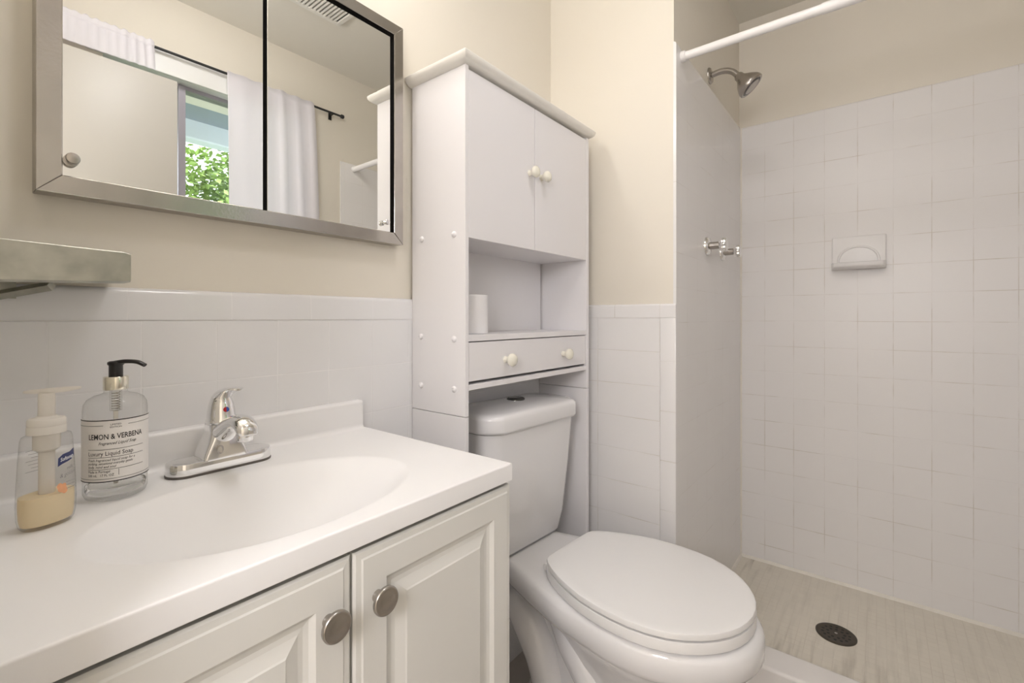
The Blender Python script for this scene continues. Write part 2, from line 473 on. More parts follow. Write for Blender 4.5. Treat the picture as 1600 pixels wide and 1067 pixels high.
# tile wainscot on the stub wall
bm = bm_new(); add_box(bm, XW, 0.539, 0, 1.4325, WY, 1.119)
struct('trim_3', bm, M['tile_stub'], None, 'white square tiles beside the toilet', 'tile')
bm = bm_new(); add_box(bm, XW - 0.0008, 0.4897, 0, 1.4325, 0.5388, 1.119, 0.002)
struct('trim_4', bm, M['tile_strip'], 40, 'narrow white bullnose tiles up the shower edge', 'tile')
bm = bm_new(); add_prism(bm, cap_prof(XW - 0.001, 1.4325, 1.1192, 1.1627, 1), 1, 0.4897, WY)
struct('trim_5', bm, M['tile_cap_s'], 50, 'rounded white cap tiles beside the toilet', 'tile')
# shower tile
ST = 1.967
bm = bm_new(); add_prism(bm, cap_prof(XS, 2.277, SF - 0.02, ST, 1), 1, YB + 0.008, YS)
struct('trim_6', bm, M['tile_long'], 50, 'square white tiles on the long shower wall', 'tile')
bm = bm_new(); add_prism(bm, cap_prof(YS, 0.4985, SF - 0.02, ST, 1), 0, XW + 0.003, XS)
struct('trim_7', bm, M['tile_head'], 50, 'white tiles on the shower head wall', 'tile')
bm = bm_new(); add_prism(bm, [(y, z) for y, z in cap_prof(YB + 0.008, YB - 0.001, SF - 0.02, ST, -1)], 0, 1.40, XS)
struct('trim_8', bm, M['tile_head'], 50, 'white tiles on the far shower wall seen in the mirror', 'tile')
# shower floor and curb
bm = bm_new(); add_box(bm, 1.50, YB, 0.0, XS + 0.004, YS + 0.004, SF)
struct('floor_shower', bm, M['mosaic'], None, 'beige mosaic shower floor with dark stains', 'shower floor')
bm = bm_new(); add_prism(bm, rrect(1.4715, 0.085, 0.050, 0.085, 0.010, 5), 1, YB, YS)
struct('shower_curb', bm, M['curb'], 50, 'low white curb along the front of the shower floor', 'shower curb')
# caulk beads in the shower corners
bm = bm_new(); add_prism(bm, [(XS - 0.009, SF), (XS + 0.002, SF), (XS + 0.002, SF + 0.011), (XS - 0.003, SF + 0.008)], 1, YB + 0.01, YS)
struct('trim_9', bm, M['caulk'], None, 'white caulk bead at the foot of the long shower wall', 'caulk')
bm = bm_new(); add_prism(bm, [(YS - 0.009, SF), (YS + 0.002, SF), (YS + 0.002, SF + 0.011), (YS - 0.003, SF + 0.008)], 0, 1.52, XS)
struct('trim_10', bm, M['caulk'], None, 'white caulk bead at the foot of the shower head wall', 'caulk')
bm = bm_new(); add_prism(bm, [(XS - 0.006, YS + 0.001), (XS - 0.006, YS - 0.001), (XS - 0.001, YS - 0.006), (XS + 0.001, YS - 0.006), (XS + 0.001, YS + 0.001)], 2, SF, ST - 0.004)
struct('trim_11', bm, M['caulk'], None, 'white caulk line up the shower corner', 'caulk')

# open door slab against the window wall (seen in the mirror)
bm = bm_new(); add_box(bm, 0.024, -0.417, 0.012, 0.638, -0.384, 2.072, 0.002)
door = struct('door_1', bm, M['door_paint'], 40, 'plain cream door standing open in front of the window', 'door')
bm = bm_new()
add_lathe_dir(bm, [(0.028, 0), (0.028, 0.006), (0.011, 0.010), (0.011, 0.030), (0.024, 0.040), (0.026, 0.052), (0.016, 0.060)], (0.575, -0.384, 0.96), (0, 1, 0), 28)
obj('door_knob', bm, M['nickel'], door, 40)

# window (seen in the mirror)
win = struct('window_1', (lambda b: (
    add_box(b, WX0, YB - 0.10, WZ0, WX0 + 0.03, YB - 0.05, WZ1), add_box(b, WX1 - 0.03, YB - 0.10, WZ0, WX1, YB - 0.05, WZ1),
    add_box(b, WX0, YB - 0.10, WZ0, WX1, YB - 0.05, WZ0 + 0.03), add_box(b, WX0, YB - 0.10, WZ1 - 0.028, WX1, YB - 0.05, WZ1),
    add_box(b, 0.672, YB - 0.085, WZ0, 0.698, YB - 0.04, WZ1 - 0.02), b)[-1])(bm_new()), M['alu'], None, 'grey metal framed window behind the white curtains', 'window')
bm = bm_new(); add_box(bm, WX0 + 0.03, YB - 0.078, WZ0 + 0.03, WX1 - 0.03, YB - 0.074, WZ1 - 0.028)
obj('pane', bm, M['pane'], win)
bm = bm_new(); add_box(bm, WX0 - 0.05, YB - 0.002, WZ1 - 0.012, WX1 + 0.05, YB + 0.010, WZ1 + 0.075, 0.002); add_box(bm, WX0 - 0.01, YB - 0.05, WZ1 - 0.012, WX1 + 0.01, YB - 0.002, WZ1 + 0.002)
struct('trim_12', bm, M['trim_white'], None, 'white board over the window head', 'trim')

# ------------------------------------------------------------------ outside
box_struct('ground', [(-14, -24, -3.1, 16, YB - 0.12, -3.0)], M['grass'], 'lawn far below the window', 'lawn')
bm = bm_new(); add_box(bm, -2.5, -1.95, 2.50, 5.0, YB - 0.12, 2.56)
porch = tag(obj('porch_roof', bm, M['soffit']), 'grey blue porch soffit and beam outside the window', 'porch roof')
bm = bm_new(); add_box(bm, -2.5, -2.05, 2.37, 5.0, -1.93, 2.62, 0.01)
obj('beam', bm, M['beam'], porch)

def tree(x, y, zc, rad, n, label, seed):
    rnd = random.Random(seed)
    t = thing('garden_tree', label, 'tree', (x, y, -3.0), 'trees outside the window')
    bm = bm_new()
    pth = smooth_path([(x, y, -3.0), (x + 0.1, y + 0.05, -1.0), (x - 0.05, y, 0.8), (x + 0.05, y, zc)], 6)
    add_tube(bm, pth, lerp_list([0.17, 0.13, 0.10, 0.03], len(pth)), 10, up=(0, 1, 0))
    for k in range(7):
        a = rnd.random() * 2 * PI; z0 = zc - rad * 0.9 + k * 0.2
        e = Vector((x + math.cos(a) * rad * 0.7, y + math.sin(a) * rad * 0.7, z0 + 0.6))
        p2 = smooth_path([(x, y, z0), (Vector((x, y, z0)) * 0.5 + e * 0.5) + Vector((0, 0, 0.1)), e], 4)
        add_tube(bm, p2, lerp_list([0.05, 0.03, 0.012], len(p2)), 6)
    obj('trunk', bm, M['bark'], t, 60)
    vs, fs = [], []
    clumps = []
    for k in range(60):
        while True:
            q = Vector((rnd.uniform(-1, 1), rnd.uniform(-1, 1), rnd.uniform(-1, 1)))
            if q.length < 1: break
        clumps.append((Vector((x, y, zc)) + q * rad, rad * rnd.uniform(0.22, 0.38)))
    for k in range(n):
        c, r = rnd.choice(clumps)
        q = Vector((rnd.gauss(0, 1), rnd.gauss(0, 1), rnd.gauss(0, 1))).normalized() * r * rnd.uniform(0.6, 1.05)
        p = c + q
        s = rnd.uniform(0.05, 0.095)
        d = Vector((rnd.gauss(0, 1), rnd.gauss(0, 1), rnd.gauss(0, 0.6))).normalized()
        nn = Vector((rnd.gauss(0, 0.6), rnd.gauss(0, 0.6), 1)).normalized()
        w = d.cross(nn).normalized()
        i = len(vs)
        vs += [p, p + d * s * 0.5 + w * s * 0.34 + nn * s * 0.06, p + d * s * 1.1, p + d * s * 0.5 - w * s * 0.34 + nn * s * 0.06]
        fs.append((i, i + 1, i + 2, i + 3))
    me = bpy.data.meshes.new('foliage'); me.from_pydata([tuple(v) for v in vs], [], fs); me.materials.append(M['leaf'])
    o = bpy.data.objects.new('foliage', me); C.objects.link(o); o.parent = t
    o.matrix_parent_inverse = Matrix.Translation((-x, -y, 3.0))
tree(2.30, -4.6, 2.15, 1.2, 20000, 'leafy green tree seen through the window in the mirror', 3)
tree(0.7, -7.4, 1.6, 1.5, 9000, 'leafy tree farther left outside the window', 5)

# ------------------------------------------------------------------ vanity cabinet
v = thing('vanity_cabinet', 'white vanity cabinet with two raised panel doors under the sink counter', 'cabinet', (0.325, 0.72, 0))
bm = bm_new()
add_box(bm, 0.020, 0.5195, 0.10, 0.036, 0.940, 0.8385); add_box(bm, 0.614, 0.5195, 0.10, 0.630, 0.940, 0.8385)
add_box(bm, 0.036, 0.5195, 0.10, 0.614, 0.940, 0.116); add_box(bm, 0.036, 0.932, 0.116, 0.614, 0.940, 0.8385)
add_box(bm, 0.036, 0.5195, 0.800, 0.614, 0.5350, 0.8385); add_box(bm, 0.305, 0.5195, 0.116, 0.341, 0.5350, 0.800)
add_box(bm, 0.022, 0.575, 0.0, 0.628, 0.940, 0.10)
obj('body', bm, M['thermofoil'], v)
def panel_door(x0, x1, z0, z1, yf, knob):
    bm = bm_new()
    lay = [(0.0, 0.018), (0.0, 0.005), (0.003, 0.0022), (0.010, 0.0015), (0.012, 0.0), (0.046, 0.0), (0.052, 0.0052), (0.058, 0.0066), (0.064, 0.0060), (0.078, 0.0016), (0.080, 0.0004)]
    rings = []
    for ins, dy in lay:
        rings.append([(x0 + ins, yf + dy, z0 + ins), (x1 - ins, yf + dy, z0 + ins), (x1 - ins, yf + dy, z1 - ins), (x0 + ins, yf + dy, z1 - ins)])
    add_loft(bm, rings)
    d = obj('door', bm, M['thermofoil'], v)
    bm = bm_new()
    add_lathe_dir(bm, [(0.0075, 0.0), (0.0065, 0.006), (0.0070, 0.012), (0.0160, 0.0150), (0.0176, 0.0165), (0.0178, 0.0195), (0.0170, 0.0212), (0.0158, 0.0218), (0.0150, 0.0216), (0.0100, 0.0226), (0.004, 0.0230)], (knob[0], yf + 0.0005, knob[1]), (0, -1, 0), 44)
    obj('knob', bm, M['nickel'], d, 50, 'satin nickel knob')
panel_door(0.016, 0.3212, 0.125, 0.8325, 0.4995, (0.2900, 0.7705))
panel_door(0.3248, 0.6305, 0.125, 0.8325, 0.4995, (0.3568, 0.7680))

# ------------------------------------------------------------------ countertop with integral basin
CT = thing('sink_countertop', 'white moulded sink countertop with oval basin and low backsplash', 'countertop', (0.32, 0.72, 0.84))
BX, BY, BA, BB = 0.307, 0.668, 0.208, 0.140
def basin_z(x, y):
    e = math.sqrt(((x - BX) / BA) ** 2 + ((y - BY) / BB) ** 2)
    if e >= 1: return 0.0
    return -0.095 * (1 - e ** 2.2) ** 1.4
bm = bm_new()
x0, x1, y0, y1, zt, zb = XL + 0.003, 0.629, 0.497, 0.940, 0.87, 0.8405
NX, NY, rr = 190, 140, 0.0028
xs = [x0 + rr + (x1 - x0 - 2 * rr) * i / NX for i in range(NX + 1)]
ys = [y0 + rr + (y1 - y0 - 2 * rr) * j / NY for j in range(NY + 1)]
gv = [[bm.verts.new((x, y, zt + basin_z(x, y))) for x in xs] for y in ys]
for j in range(NY):
    for i in range(NX):
        bm.faces.new((gv[j][i], gv[j][i + 1], gv[j + 1][i + 1], gv[j + 1][i]))
loop = [gv[0][i] for i in range(NX + 1)] + [gv[j][NX] for j in range(1, NY + 1)] + [gv[NY][i] for i in range(NX - 1, -1, -1)] + [gv[j][0] for j in range(NY - 1, 0, -1)]
prev = loop
for k, (off, z) in enumerate([(rr * 0.38, zt - rr * 0.08), (rr * 0.71, zt - rr * 0.29), (rr * 0.92, zt - rr * 0.62), (rr, zt - rr), (rr, zb)]):
    cur = []
    for w in loop:
        nx = 1 if abs(w.co.x - xs[-1]) < 1e-6 else -1 if abs(w.co.x - xs[0]) < 1e-6 else 0
        ny = 1 if abs(w.co.y - ys[-1]) < 1e-6 else -1 if abs(w.co.y - ys[0]) < 1e-6 else 0
        cur.append(bm.verts.new((w.co.x + nx * off, w.co.y + ny * off, z)))
    for i in range(len(loop)):
        j = (i + 1) % len(loop)
        bm.faces.new((prev[i], prev[j], cur[j], cur[i]))
    prev = cur
obj('slab', bm, M['counter'], CT, 60)
# backsplash with a coved foot
bm = bm_new()
prof = [(0.9415, 0.868), (0.9415, 0.932)]
for k in range(6):
    a = PI / 2 * k / 5; prof.append((0.927 - 0.006 * math.sin(a), 0.926 + 0.006 * math.cos(a)))
for k in range(9):
    a = PI / 2 * k / 8; prof.append((0.921 - 0.011 * (1 - math.cos(a)), 0.881 - 0.011 * math.sin(a)))
prof.append((0.910, 0.868))
add_prism(bm, prof, 0, x0, 0.6195)
obj('backsplash', bm, M['counter'], CT, 45)
bm = bm_new(); add_lathe(bm, [(0.021, 0.0), (0.021, 0.003), (0.016, 0.004), (0.015, 0.001)], BX, BY, 0.7745, 32)
obj('drain', bm, M['chrome'], CT, 40, 'chrome sink drain')

# ------------------------------------------------------------------ faucet
FX, FY, FZ = 0.311, 0.868, 0.8705
fa = thing('sink_faucet', 'chrome single lever faucet behind the oval basin', 'faucet', (FX, FY, FZ))
def stadium(hx, hy, z, n=14, cy=FY):
    pts = []
    for k in range(n + 1):
        a = -PI / 2 + PI * k / n; pts.append((FX + hx - hy + hy * math.cos(a), cy + hy * math.sin(a), z))
    for k in range(n + 1):
        a = PI / 2 + PI * k / n; pts.append((FX - hx + hy + hy * math.cos(a), cy + hy * math.sin(a), z))
    return pts
bm = bm_new(); add_loft(bm, [stadium(0.0785, 0.0265, FZ - 0.0005), stadium(0.0790, 0.0270, FZ + 0.002), stadium(0.0785, 0.0265, FZ + 0.0035)])
obj('gasket', bm, M['rubber'], fa, 40, 'dark gasket under the base')
bm = bm_new()
add_loft(bm, [stadium(0.0782, 0.0262, FZ + 0.0036), stadium(0.0778, 0.0258, FZ + 0.017), stadium(0.0768, 0.0248, FZ + 0.0205), stadium(0.0735, 0.0218, FZ + 0.0215), stadium(0.068, 0.0165, FZ + 0.0190), stadium(0.05, 0.01, FZ + 0.018)])
obj('base_plate', bm, M['chrome'], fa, 50)
bm = bm_new()
secs = [(0.0375, 0.0262, 0.0, 0.004, 0.006), (0.0365, 0.0258, 0.0, 0.012, 0.006), (0.031, 0.0245, 0.0, 0.03, 0.007), (0.024, 0.0235, 0.001, 0.048, 0.009), (0.0205, 0.0225, 0.002, 0.062, 0.012), (0.0200, 0.0215, 0.003, 0.073, 0.014)]
add_loft(bm, [[(FX + p[0], FY + dy + p[1], FZ + z) for p in rrect(0, 0, hx, hy, r, 6)] for hx, hy, dy, z, r in secs])
obj('body', bm, M['chrome'], fa, 50)
bm = bm_new()
pth = smooth_path([(FX, FY + 0.004, FZ + 0.050), (FX, FY - 0.022, FZ + 0.064), (FX, FY - 0.055, FZ + 0.080), (FX, FY - 0.082, FZ + 0.085), (FX, FY - 0.100, FZ + 0.077), (FX, FY - 0.106, FZ + 0.068)], 6)
add_tube(bm, pth, lerp_list([0.0195, 0.0185, 0.0165, 0.0168, 0.0165, 0.0125], len(pth)), 24, up=(0, 0, 1), ry=lerp_list([0.020, 0.016, 0.0125, 0.011, 0.0095, 0.005], len(pth)))
spout = obj('spout', bm, M['chrome'], fa, 60)
bm = bm_new(); add_lathe(bm, [(0.0112, 0.0), (0.0118, 0.002), (0.0118, 0.012), (0.0105, 0.016)], FX, FY - 0.092, FZ + 0.058, 28)
obj('aerator', bm, M['chrome'], spout, 45)
bm = bm_new()
add_lathe(bm, [(0.0205, 0.072), (0.0225, 0.075), (0.0225, 0.079), (0.0213, 0.081), (0.0205, 0.092), (0.0182, 0.106), (0.0145, 0.117), (0.0085, 0.124), (0.002, 0.126)], FX, FY, FZ, 36)
pth = smooth_path([(FX, FY + 0.010, FZ + 0.110), (FX, FY - 0.010, FZ + 0.122), (FX, FY - 0.034, FZ + 0.131), (FX, FY - 0.056, FZ + 0.135), (FX, FY - 0.066, FZ + 0.1345)], 6)
add_tube(bm, pth, lerp_list([0.013, 0.015, 0.0135, 0.0125, 0.006], len(pth)), 20, ry=lerp_list([0.012, 0.008, 0.0045, 0.003, 0.0018], len(pth)))
hd = obj('lever_handle', bm, M['chrome'], fa, 60)
bm = bm_new()
def half_disc(bm, sgn):
    c = Vector((FX, FY - 0.0198, FZ + 0.0975)); r = 0.0042
    dirv = Vector((0, -1, 0.16)).normalized(); right = Vector((1, 0, 0)); upv = dirv.cross(right) * -1
    ring = [c + right * r * math.cos(a) * 1 + upv * r * math.sin(a) for a in [(-PI / 2 + PI * k / 12) if sgn > 0 else (PI / 2 + PI * k / 12) for k in range(13)]]
    add_loft(bm, [ring, [p + dirv * 0.0016 for p in ring]])
half_disc(bm, -1); obj('hot_mark', bm, M['red_dot'], hd, None, 'red half dot')
bm = bm_new(); half_disc(bm, 1); obj('cold_mark', bm, M['blue_dot'], hd, None, 'blue half dot')
bm = bm_new()
ring = [Vector((FX - 0.010 + 0.0042 * math.cos(2 * PI * k / 24), FY - 0.0243, FZ + 0.034 + 0.0062 * math.sin(2 * PI * k / 24))) for k in range(25)]
add_tube(bm, ring, 0.0011, 8, up=(0, 1, 0))
obj('emblem', bm, M['steel'], fa, 60, 'oval emblem on the body front')

# ------------------------------------------------------------------ text on curved labels
def text_mesh(body, size, align='CENTER', shear=0.0, bold=0.0, xscale=1.0):
    cu = bpy.data.curves.new('txt', 'FONT')
    cu.body = body; cu.size = size; cu.align_x = align; cu.shear = shear; cu.offset = bold
    cu.resolution_u = 2
    o = bpy.data.objects.new('txt', cu); C.objects.link(o)
    bpy.context.view_layer.update()
    me = bpy.data.meshes.new_from_object(o.evaluated_get(bpy.context.evaluated_depsgraph_get()))
    bpy.data.objects.remove(o); bpy.data.curves.remove(cu)
    verts = [(q.co.x * xscale, q.co.y) for q in me.vertices]; faces = [tuple(p.vertices) for p in me.polygons]
    bpy.data.meshes.remove(me)
    return verts, faces

def wrap_text(bm, surf, verts, faces, ox, oz):
    vs = [bm.verts.new(surf(x + ox, y + oz)) for x, y in verts]
    for f in faces:
        try: bm.faces.new([vs[i] for i in f])
        except ValueError: pass

def wrap_rule(bm, surf, xa, xb, z, th, n=24):
    a = [bm.verts.new(surf(xa + (xb - xa) * k / n, z - th / 2)) for k in range(n + 1)]
    b = [bm.verts.new(surf(xa + (xb - xa) * k / n, z + th / 2)) for k in range(n + 1)]
    for k in range(n): bm.faces.new((a[k], a[k + 1], b[k + 1], b[k]))

# ------------------------------------------------------------------ round soap bottle with printed label
SX, SY, SZ, SR = 0.1695, 0.8480, 0.8708, 0.0355
sb = thing('soap_bottle', 'round clear soap bottle with black pump and printed white label', 'soap bottle', (SX, SY, SZ), 'soap bottles by the basin')
bm = bm_new()
KS = SR / 0.044
outer = [(0.036, 0.0), (0.041, 0.002), (0.044, 0.008), (0.044, 0.121), (0.0428, 0.129), (0.0385, 0.1355), (0.030, 0.1400), (0.020, 0.1425), (0.0165, 0.1440), (0.0160, 0.150)]
inner = [(0.0135, 0.150), (0.0140, 0.139), (0.0265, 0.1325), (0.0350, 0.1275), (0.0403, 0.1195), (0.0418, 0.111), (0.0418, 0.010), (0.038, 0.0052)]
add_lathe(bm, [(r * KS, h) for r, h in outer], SX, SY, SZ, 64)
obj('bottle', bm, M['clear'], sb, 40)
bm = bm_new(); add_lathe(bm, [(r * KS, h) for r, h in [(0.030, 0.0060), (0.0385, 0.0066), (0.0413, 0.0110), (0.0413, 0.0170), (0.0410, 0.0175)]], SX, SY, SZ, 56)
obj('liquid', bm, M['clear_soap'], sb, 40, 'clear liquid soap left at the bottom')
face = math.atan2(-SY, -SX)
def surf2(r):
    def f(x, z):
        a = face + x / 0.044
        return (SX + r * math.cos(a), SY + r * math.sin(a), SZ + z)
    return f
LZ0, LZ1 = 0.0275, 0.1115
bm = bm_new()
hw = 0.066
rings = []
for r in (SR + 0.0003, SR + 0.0007):
    pass
n = 56
A = [[bm.verts.new(surf2(r)(-hw + 2 * hw * k / n, z)) for k in range(n + 1)] for r, z in ((SR + 0.0003, LZ0), (SR + 0.0008, LZ0), (SR + 0.0008, LZ1), (SR + 0.0003, LZ1))]
for q in range(4):
    for k in range(n): bm.faces.new((A[q][k], A[q][k + 1], A[(q + 1) % 4][k + 1], A[(q + 1) % 4][k]))
for k in (0, n): bm.faces.new([A[q][k] for q in range(4)])
lab = obj('label', bm, M['paper'], sb, 40, 'white paper label with black lettering')
bm = bm_new(); s2 = surf2(SR + 0.0011)
hwr = 0.064
wrap_rule(bm, s2, -hwr, hwr, LZ1 - 0.0010, 0.0013, 40)
wrap_rule(bm, s2, -hwr, -0.016, LZ1 - 0.0080, 0.0005); wrap_rule(bm, s2, 0.016, hwr, LZ1 - 0.0080, 0.0005)
wrap_rule(bm, s2, -hwr, hwr, LZ0 + 0.0045, 0.0005, 40); wrap_rule(bm, s2, -hwr, hwr, LZ0 + 0.0008, 0.0013, 40)
def line(txt, size, x, z, align='CENTER', shear=0, bold=0, xs=1.0):
    vv, ff = text_mesh(txt, size, align, shear, bold, xs); wrap_text(bm, s2, vv, ff, x, z)
line('LIMITED', 0.0032, 0, LZ1 - 0.0078, xs=1.2); line('EDITION', 0.0032, 0, LZ1 - 0.0113, xs=1.2)
line('LEMON & VERBENA', 0.0100, 0, LZ1 - 0.0262, bold=0.00012, xs=0.86)
line('Fragranced Liquid Soap', 0.0056, 0.002, LZ1 - 0.0335, shear=0.45, xs=0.95)
LX = -0.0385
wrap_rule(bm, s2, LX, 0.040, LZ1 - 0.0400, 0.0005)
line('Luxury Liquid Soap', 0.0078, LX, LZ1 - 0.0480, 'LEFT', xs=1.02)
wrap_rule(bm, s2, LX, 0.040, LZ1 - 0.0505, 0.0005)
line('Fresh fragranced liquid soap for a', 0.0045, LX, LZ1 - 0.0555, 'LEFT', 0.3, xs=1.05)
line('purifying, sensational everyday gentle', 0.0045, LX, LZ1 - 0.0600, 'LEFT', 0.3, xs=0.9)
line('body, mind and soul', 0.0045, LX, LZ1 - 0.0645, 'LEFT', 0.3, xs=1.05)
wrap_rule(bm, s2, LX, 0.040, LZ1 - 0.0665, 0.0005)
line('Made in Portugal', 0.0044, LX, LZ1 - 0.0708, 'LEFT', xs=1.05)
line('500 mL   17 FL OZ', 0.0044, LX, LZ1 - 0.0758, 'LEFT', xs=1.05)
wrap_rule(bm, s2, 0.0035, 0.0040, LZ1 - 0.0715, 0.0085, 2)
obj('lettering', bm, M['ink'], lab)
bm = bm_new()
add_lathe(bm, [(0.0110, 0.1475), (0.0136, 0.1478), (0.0140, 0.149), (0.0140, 0.165), (0.0132, 0.1662), (0.0075, 0.1664)], SX, SY, SZ, 44)
obj('collar', bm, M['gold'], sb, 40, 'pale gold collar')
bm = bm_new()
add_lathe(bm, [(0.0080, 0.1650), (0.0080, 0.1815), (0.0095, 0.1830), (0.0095, 0.1860), (0.0075, 0.1875), (0.003, 0.1878)], SX, SY, SZ, 32)
dx, dy = math.sin(CAM_YAW), -math.cos(CAM_YAW)
nz = smooth_path([(SX, SY, SZ + 0.1854), (SX + dx * 0.014, SY + dy * 0.014, SZ + 0.1872), (SX + dx * 0.030, SY + dy * 0.030, SZ + 0.1864), (SX + dx * 0.0410, SY + dy * 0.0410, SZ + 0.1817)], 6)
add_tube(bm, nz, lerp_list([0.0060, 0.0052, 0.0044, 0.0036], len(nz)), 16, ry=lerp_list([0.0030, 0.0030, 0.0028, 0.0026], len(nz)))
obj('pump', bm, M['black_plastic'], sb, 50, 'black pump with curved nozzle')
bm = bm_new()
add_lathe(bm, [(0.0068, 0.118), (0.0068, 0.147), (0.005, 0.147), (0.005, 0.118)], SX, SY, SZ, 24)
obj('pump_chamber', bm, M['clear'], sb, 40)
bm = bm_new()
hel = [(SX + 0.0046 * math.cos(t), SY + 0.0046 * math.sin(t), SZ + 0.119 + 0.025 * t / (2 * PI * 7)) for t in [2 * PI * 7 * k / 168 for k in range(169)]]
add_tube(bm, hel, 0.0006, 6)
obj('spring', bm, M['steel'], sb, 60, 'coiled metal pump spring')
bm = bm_new(); add_tube(bm, [(SX, SY, SZ + 0.012), (SX, SY, SZ + 0.06), (SX, SY, SZ + 0.118)], 0.0028, 12)
obj('dip_tube', bm, M['milky'], sb, 60)

# ------------------------------------------------------------------ oval foaming soap bottle
OX, OY, OZ = 0.0930, 0.7900, 0.8705
so = thing('soap_bottle', 'oval clear foam soap bottle with milky pump, a little yellow soap left', 'soap bottle', (OX, OY, OZ), 'soap bottles by the basin')
ORZ = 0.42     # direction of the long axis
def oring(hx, hy, z, n=56, tilt=0.0):
    pts = []
    for k in range(n):
        a = 2 * PI * k / n
        cx_, sy_ = math.cos(a), math.sin(a)
        e = 2 / 2.25
        x = hx * math.copysign(abs(cx_) ** e, cx_); y = hy * math.copysign(abs(sy_) ** e, sy_)
        pts.append((OX + x * math.cos(ORZ) - y * math.sin(ORZ), OY + x * math.sin(ORZ) + y * math.cos(ORZ), OZ + z))
    return pts
def oprof(z):
    # half sizes of the bottle at height z
    T = [(0.0, 0.0225, 0.0160), (0.004, 0.0255, 0.0180), (0.012, 0.0272, 0.0192), (0.028, 0.0278, 0.0197), (0.05, 0.0270, 0.0195), (0.075, 0.0256, 0.0192), (0.098, 0.0240, 0.0188), (0.105, 0.0234, 0.0186), (0.109, 0.0215, 0.0178), (0.110, 0.0170, 0.0160)]
    for a, b in zip(T, T[1:]):
        if z <= b[0]:
            t = (z - a[0]) / (b[0] - a[0]); return a[1] + (b[1] - a[1]) * t, a[2] + (b[2] - a[2]) * t
    return T[-1][1:]
ZL = [0.0, 0.002, 0.004, 0.008, 0.012, 0.02, 0.028, 0.04, 0.05, 0.06, 0.075, 0.088, 0.098, 0.104, 0.108, 0.110]
bm = bm_new()
rings = [oring(*oprof(z), z) for z in ZL]
add_loft(bm, rings)
obj('bottle', bm, M['clear'], so, 50)
bm = bm_new()
add_loft(bm, [oring(oprof(z)[0] - 0.0018, oprof(z)[1] - 0.0018, z) for z in (0.0045, 0.008, 0.012, 0.02, 0.028, 0.034, 0.038)])
obj('liquid', bm, M['foam_soap'], so, 50, 'yellow soap filling the bottom third')
bm = bm_new()
add_lathe(bm, [(0.0155, 0.110), (0.0178, 0.1105), (0.0178, 0.1185), (0.0170, 0.1195), (0.0176, 0.1205), (0.0174, 0.1265), (0.0158, 0.1285), (0.0105, 0.1295), (0.0092, 0.131)], OX, OY, OZ, 40)
obj('collar', bm, M['milky'], so, 40)
bm = bm_new()
add_lathe(bm, [(0.0080, 0.1295), (0.0077, 0.154), (0.0074, 0.1585)], OX, OY, OZ, 28)
pd = []
n = 40
for z, s in ((0.1580, 0.55), (0.1600, 0.97), (0.1614, 1.0), (0.1624, 0.97), (0.1627, 0.5)):
    r = []
    for k in range(n):
        a = 2 * PI * k / n
        x = 0.0295 * s * math.cos(a) + 0.0065; y = 0.017 * s * math.sin(a)
        r.append((OX + x * dx - y * dy * -1, OY + x * dy + y * dx, OZ + z + 0.0035 * (x / 0.03)))
    pd.append(r)
add_loft(bm, pd)
obj('pump', bm, M['milky'], so, 50, 'milky pump with a flat oval head')
bm = bm_new(); add_tube(bm, [(OX, OY, OZ + 0.012), (OX, OY, OZ + 0.09)], 0.0075, 14); add_lathe(bm, [(0.0075, 0.088), (0.0125, 0.092), (0.0125, 0.109), (0.006, 0.1095)], OX, OY, OZ, 24)
obj('dip_tube', bm, M['milky'], so, 50)
# printed front face: front normal at -Y side of the oval, turned towards the room
def surfo(side, off=0.0006):
    def f(x, z):
        hx, hy = oprof(z)
        u = max(-0.98, min(0.98, x / hx))
        e = 2.25
        y = -side * hy * (1 - abs(u) ** e) ** (1 / e) - side * off
        xx = x * side
        return (OX + xx * math.cos(ORZ) - y * math.sin(ORZ), OY + xx * math.sin(ORZ) + y * math.cos(ORZ), OZ + z)
    return f
sf = surfo(1)
bm = bm_new()
cxb, czb = 0.0095, 0.0790
N_ = 10
outl = [(-0.0105, -0.0085), (0.006, -0.0055), (0.0098, -0.0005), (0.0098, 0.0085), (-0.004, 0.006), (-0.0098, 0.001)]
bm2 = bm_new()
top = [(-0.0105, -0.0085), (-0.010, 0.0015), (-0.005, 0.0055), (0.003, 0.0066), (0.0098, 0.0095)]
bot = [(-0.0105, -0.0085), (-0.006, -0.0062), (0.000, -0.0048), (0.0060, -0.0030), (0.0098, 0.0010)]
ta = [bm.verts.new(sf(cxb + p[0], czb + p[1])) for p in top]; ba = [bm.verts.new(sf(cxb + p[0], czb + p[1])) for p in bot]
for k in range(1, 4): bm.faces.new((ba[k], ba[k + 1], ta[k + 1], ta[k]))
bm.faces.new((ta[0], ba[1], ta[1]))
bm2.free()
bd = obj('badge', bm, M['navy'], so, 60, 'navy blue name badge')
bm = bm_new()
vv, ff = text_mesh('Softsoap', 0.0062, 'CENTER', 0.1, 0.0001, 0.72)
sf2 = surfo(1, 0.0011)
wrap_text(bm, sf2, [(x, y + 0.16 * x) for x, y in vv], ff, cxb - 0.0003, czb - 0.0018)
obj('lettering', bm, M['white_ink'], bd)
bm = bm_new()
for t_, sz, x_, z_ in (('milk', 0.0058, 0.0125, 0.0650), ('& golden', 0.0066, 0.0105, 0.0575)):
    vv, ff = text_mesh(t_, sz, 'CENTER', 0.2, 0, 0.8); wrap_text(bm, sf, [(x, y + 0.12 * x) for x, y in vv], ff, x_, z_)
for k in range(3): wrap_rule(bm, sf, 0.008, 0.020, 0.0500 - k * 0.0040, 0.0005, 8)
obj('lettering', bm, M['grey_ink'], so, None, 'small grey lettering')
bm = bm_new()
